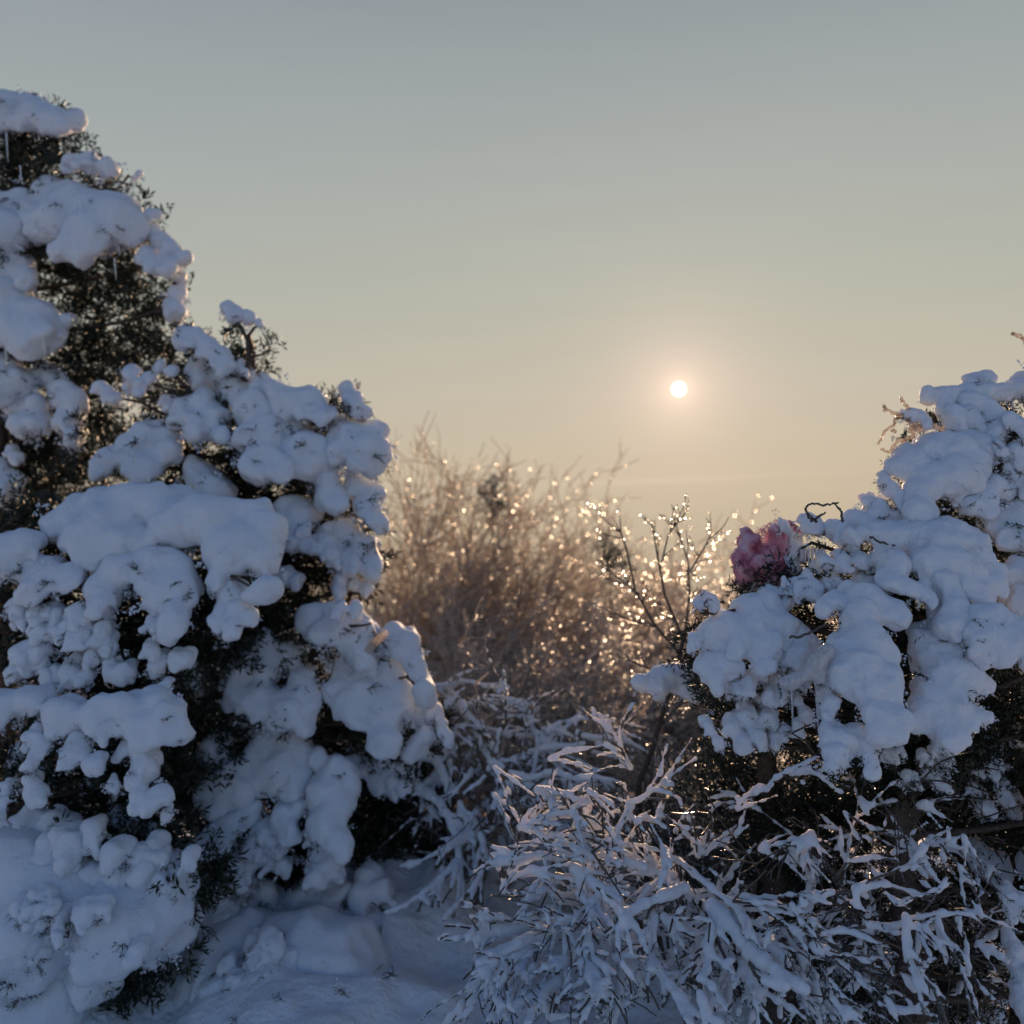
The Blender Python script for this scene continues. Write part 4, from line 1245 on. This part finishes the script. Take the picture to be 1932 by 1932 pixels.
hb = P(1700, 1932, 2.1); hb[2] = ground_z(hb[0], hb[1]) - .02
Hs = thing('bare_shrub', 'dark tangled bare shrub with thin snow-lined boughs, under the right-hand conifer', 'shrub', hb, 'snow-coated bare shrubs in front')
for s, d0, d1, r, tw in (
    ('735 1230,860 1180,980 1170,1150 1155,1300 1190,1420 1215', 1.75, 1.72, .0125, 5), ('330 1210,540 1210,740 1215', 1.9, 1.8, .009, 4), ('290 1240,520 1260,745 1312', 1.88, 1.75, .0085, 4),
    ('800 1430,920 1400,1120 1380,1250 1340,1420 1320,1600 1300,1705 1385', 1.75, 1.7, .0095, 5), ('1260 1330,1280 1450,1290 1570,1350 1680,1430 1780,1500 1940', 1.7, 1.6, .012, 7), ('1130 1370,1205 1460', 1.72, 1.7, .007, 0),
    ('1330 1370,1360 1480,1405 1550', 1.7, 1.66, .008, 2), ('1440 1330,1490 1450,1600 1640,1620 1800,1640 1940', 1.72, 1.62, .008, 4), ('1560 1310,1610 1480,1610 1620', 1.74, 1.7, .0065, 2), ('1640 1650,1700 1730,1765 1800', 1.7, 1.66, .007, 0),
    ('920 740,980 810,1080 840,1140 830,1220 885', 1.9, 1.85, .009, 1), ('1140 830,1160 765', 1.86, 1.86, .005, 0), ('1190 970,1320 950,1470 920,1590 870', 1.88, 1.82, .0065, 3), ('1590 870,1650 960,1720 1110', 1.82, 1.78, .004, 1),
    ('1460 910,1500 1010,1560 1075,1600 1150,1690 1255', 1.82, 1.76, .0075, 3), ('1480 920,1500 815', 1.82, 1.82, .005, 0), ('1590 1080,1680 1140,1745 1215', 1.78, 1.74, .005, 1), ('870 1110,900 1050,950 990,1080 985,1190 1000,1230 1060,1255 1130', 1.85, 1.8, .0095, 2),
    ('1030 1000,1090 1090,1150 1130', 1.84, 1.8, .008, 1), ('310 725,380 660,440 630,510 580,580 520,770 430', 2.0, 1.85, .011, 3), ('620 520,700 530,820 540,950 600', 1.95, 1.9, .007, 4), ('1310 710,1400 760,1465 830', 1.9, 1.86, .006, 0),
    ('1220 850,1320 930,1390 1000', 1.86, 1.8, .006, 2), ('1290 960,1320 1040,1390 1110', 1.84, 1.8, .005, 2), ('1010 660,1060 700,1180 690', 1.92, 1.9, .007, 3), ('835 1690,920 1760,1015 1840', 1.72, 1.68, .009, 0),
    ('870 1570,980 1680,1080 1770,1140 1850,1300 1870,1440 1890', 1.74, 1.62, .009, 4), ('780 1600,830 1700,900 1880,925 1940', 1.76, 1.68, .007, 2), ('590 1530,610 1650,700 1780', 1.8, 1.72, .006, 2), ('690 1340,800 1440,905 1510', 1.78, 1.72, .008, 1),
    ('450 1280,640 1400,745 1440', 1.84, 1.76, .008, 3), ('740 1500,830 1525,900 1550', 1.76, 1.72, .012, 4), ('900 820,905 900,900 990', 1.9, 1.88, .005, 0), ('450 950,540 930,640 930', 1.95, 1.9, .006, 5), ('730 860,700 960,740 1080,840 1140', 1.92, 1.84, .008, 7),
    ('1340 700,1500 670,1600 660', 1.98, 1.95, .004, 4), ('1240 1060,1300 1010,1330 960', 1.8, 1.8, .005, 2), ('1150 1200,1210 1260,1280 1240', 1.72, 1.7, .009, 3), ('560 1000,640 1010,680 900', 1.96, 1.92, .005, 6), ('1420 1340,1360 1400,1420 1430', 1.71, 1.69, .006, 1),
    ('1310 1740,1340 1640,1330 1560', 1.68, 1.66, .012, 4), ('1600 1290,1700 1310,1640 1240', 1.74, 1.74, .005, 2), ('1680 1480,1740 1560,1790 1660', 1.8, 1.76, .003, 2)):
    coated(Hs, zl(s, 1286.2, 1286.2, .3342, d0, d1), r, tw, tl=(.035, .10), wood=DARKTWIG, snow=.68)
for s in ('770 1395,830 1310,990 1210', '1220 680,1222 800,1228 950', '1700 770,1800 740,1935 690', '960 1340,990 1250,1000 1200', '1080 1150,1060 980,1080 860', '1500 1600,1510 1750,1500 1900', '620 290,700 350,750 410', '1100 1880,1080 1700,1060 1560', '1350 560,1500 430,1640 395'):
    coated(Hs, zl(s, 1286.2, 1286.2, .3342, 1.92, 1.8), .003, 2, snow=0, thin=True)
# dim inner twigs, only dusted
for k in range(70):
    o = P(1620 + rng.uniform(-200, 240), 1680 + rng.uniform(-140, 260), 2.1 + rng.uniform(-.1, .2))
    e = o + np.array([rng.normal(0, .18), rng.normal(-.05, .1), rng.normal(.03, .13)])
    coated(Hs, np.array([o, o * .5 + e * .5 + [0, 0, .03], e]), rng.uniform(.0025, .005), 5, tl=(.04, .12), snow=.9 if rng.uniform() < .3 else 0, thin=True, h=.004)
Q_.fill((1400, 1470, 90, 70, .5, .2, 120), (1580, 1480, 80, 50, .5, .2, 110), (1660, 1520, 60, 50, .7, .2, 70), (1500, 1560, 130, 90, .4, .2, 150), (1680, 1620, 200, 130, .45, .25, 330), (1620, 1800, 260, 140, .5, .2, 330), (1850, 1800, 130, 180, .4, .25, 280), (1420, 1700, 120, 110, .55, .2, 130))
Q_.pads('1905 1690 12,1920 1714 15,1935 1705 14', '1902 1770 9,1916 1800 18,1932 1840 20,1920 1870 14,1935 1905 20', ddepth=-.15)
for root, n_, r_ in ((G, 1.0, .0026), (Hs, 1.0, .0024)):
    p_ = np.array(DROPS[root.name])
    p_ = np.concatenate([p_, p_ + rng.normal(0, .02, p_.shape)])
    obj('ice_bead', flakes_mesh('ice_bead', p_, rng.uniform(.6, 1.3, len(p_)) * r_), root, 'stuff')
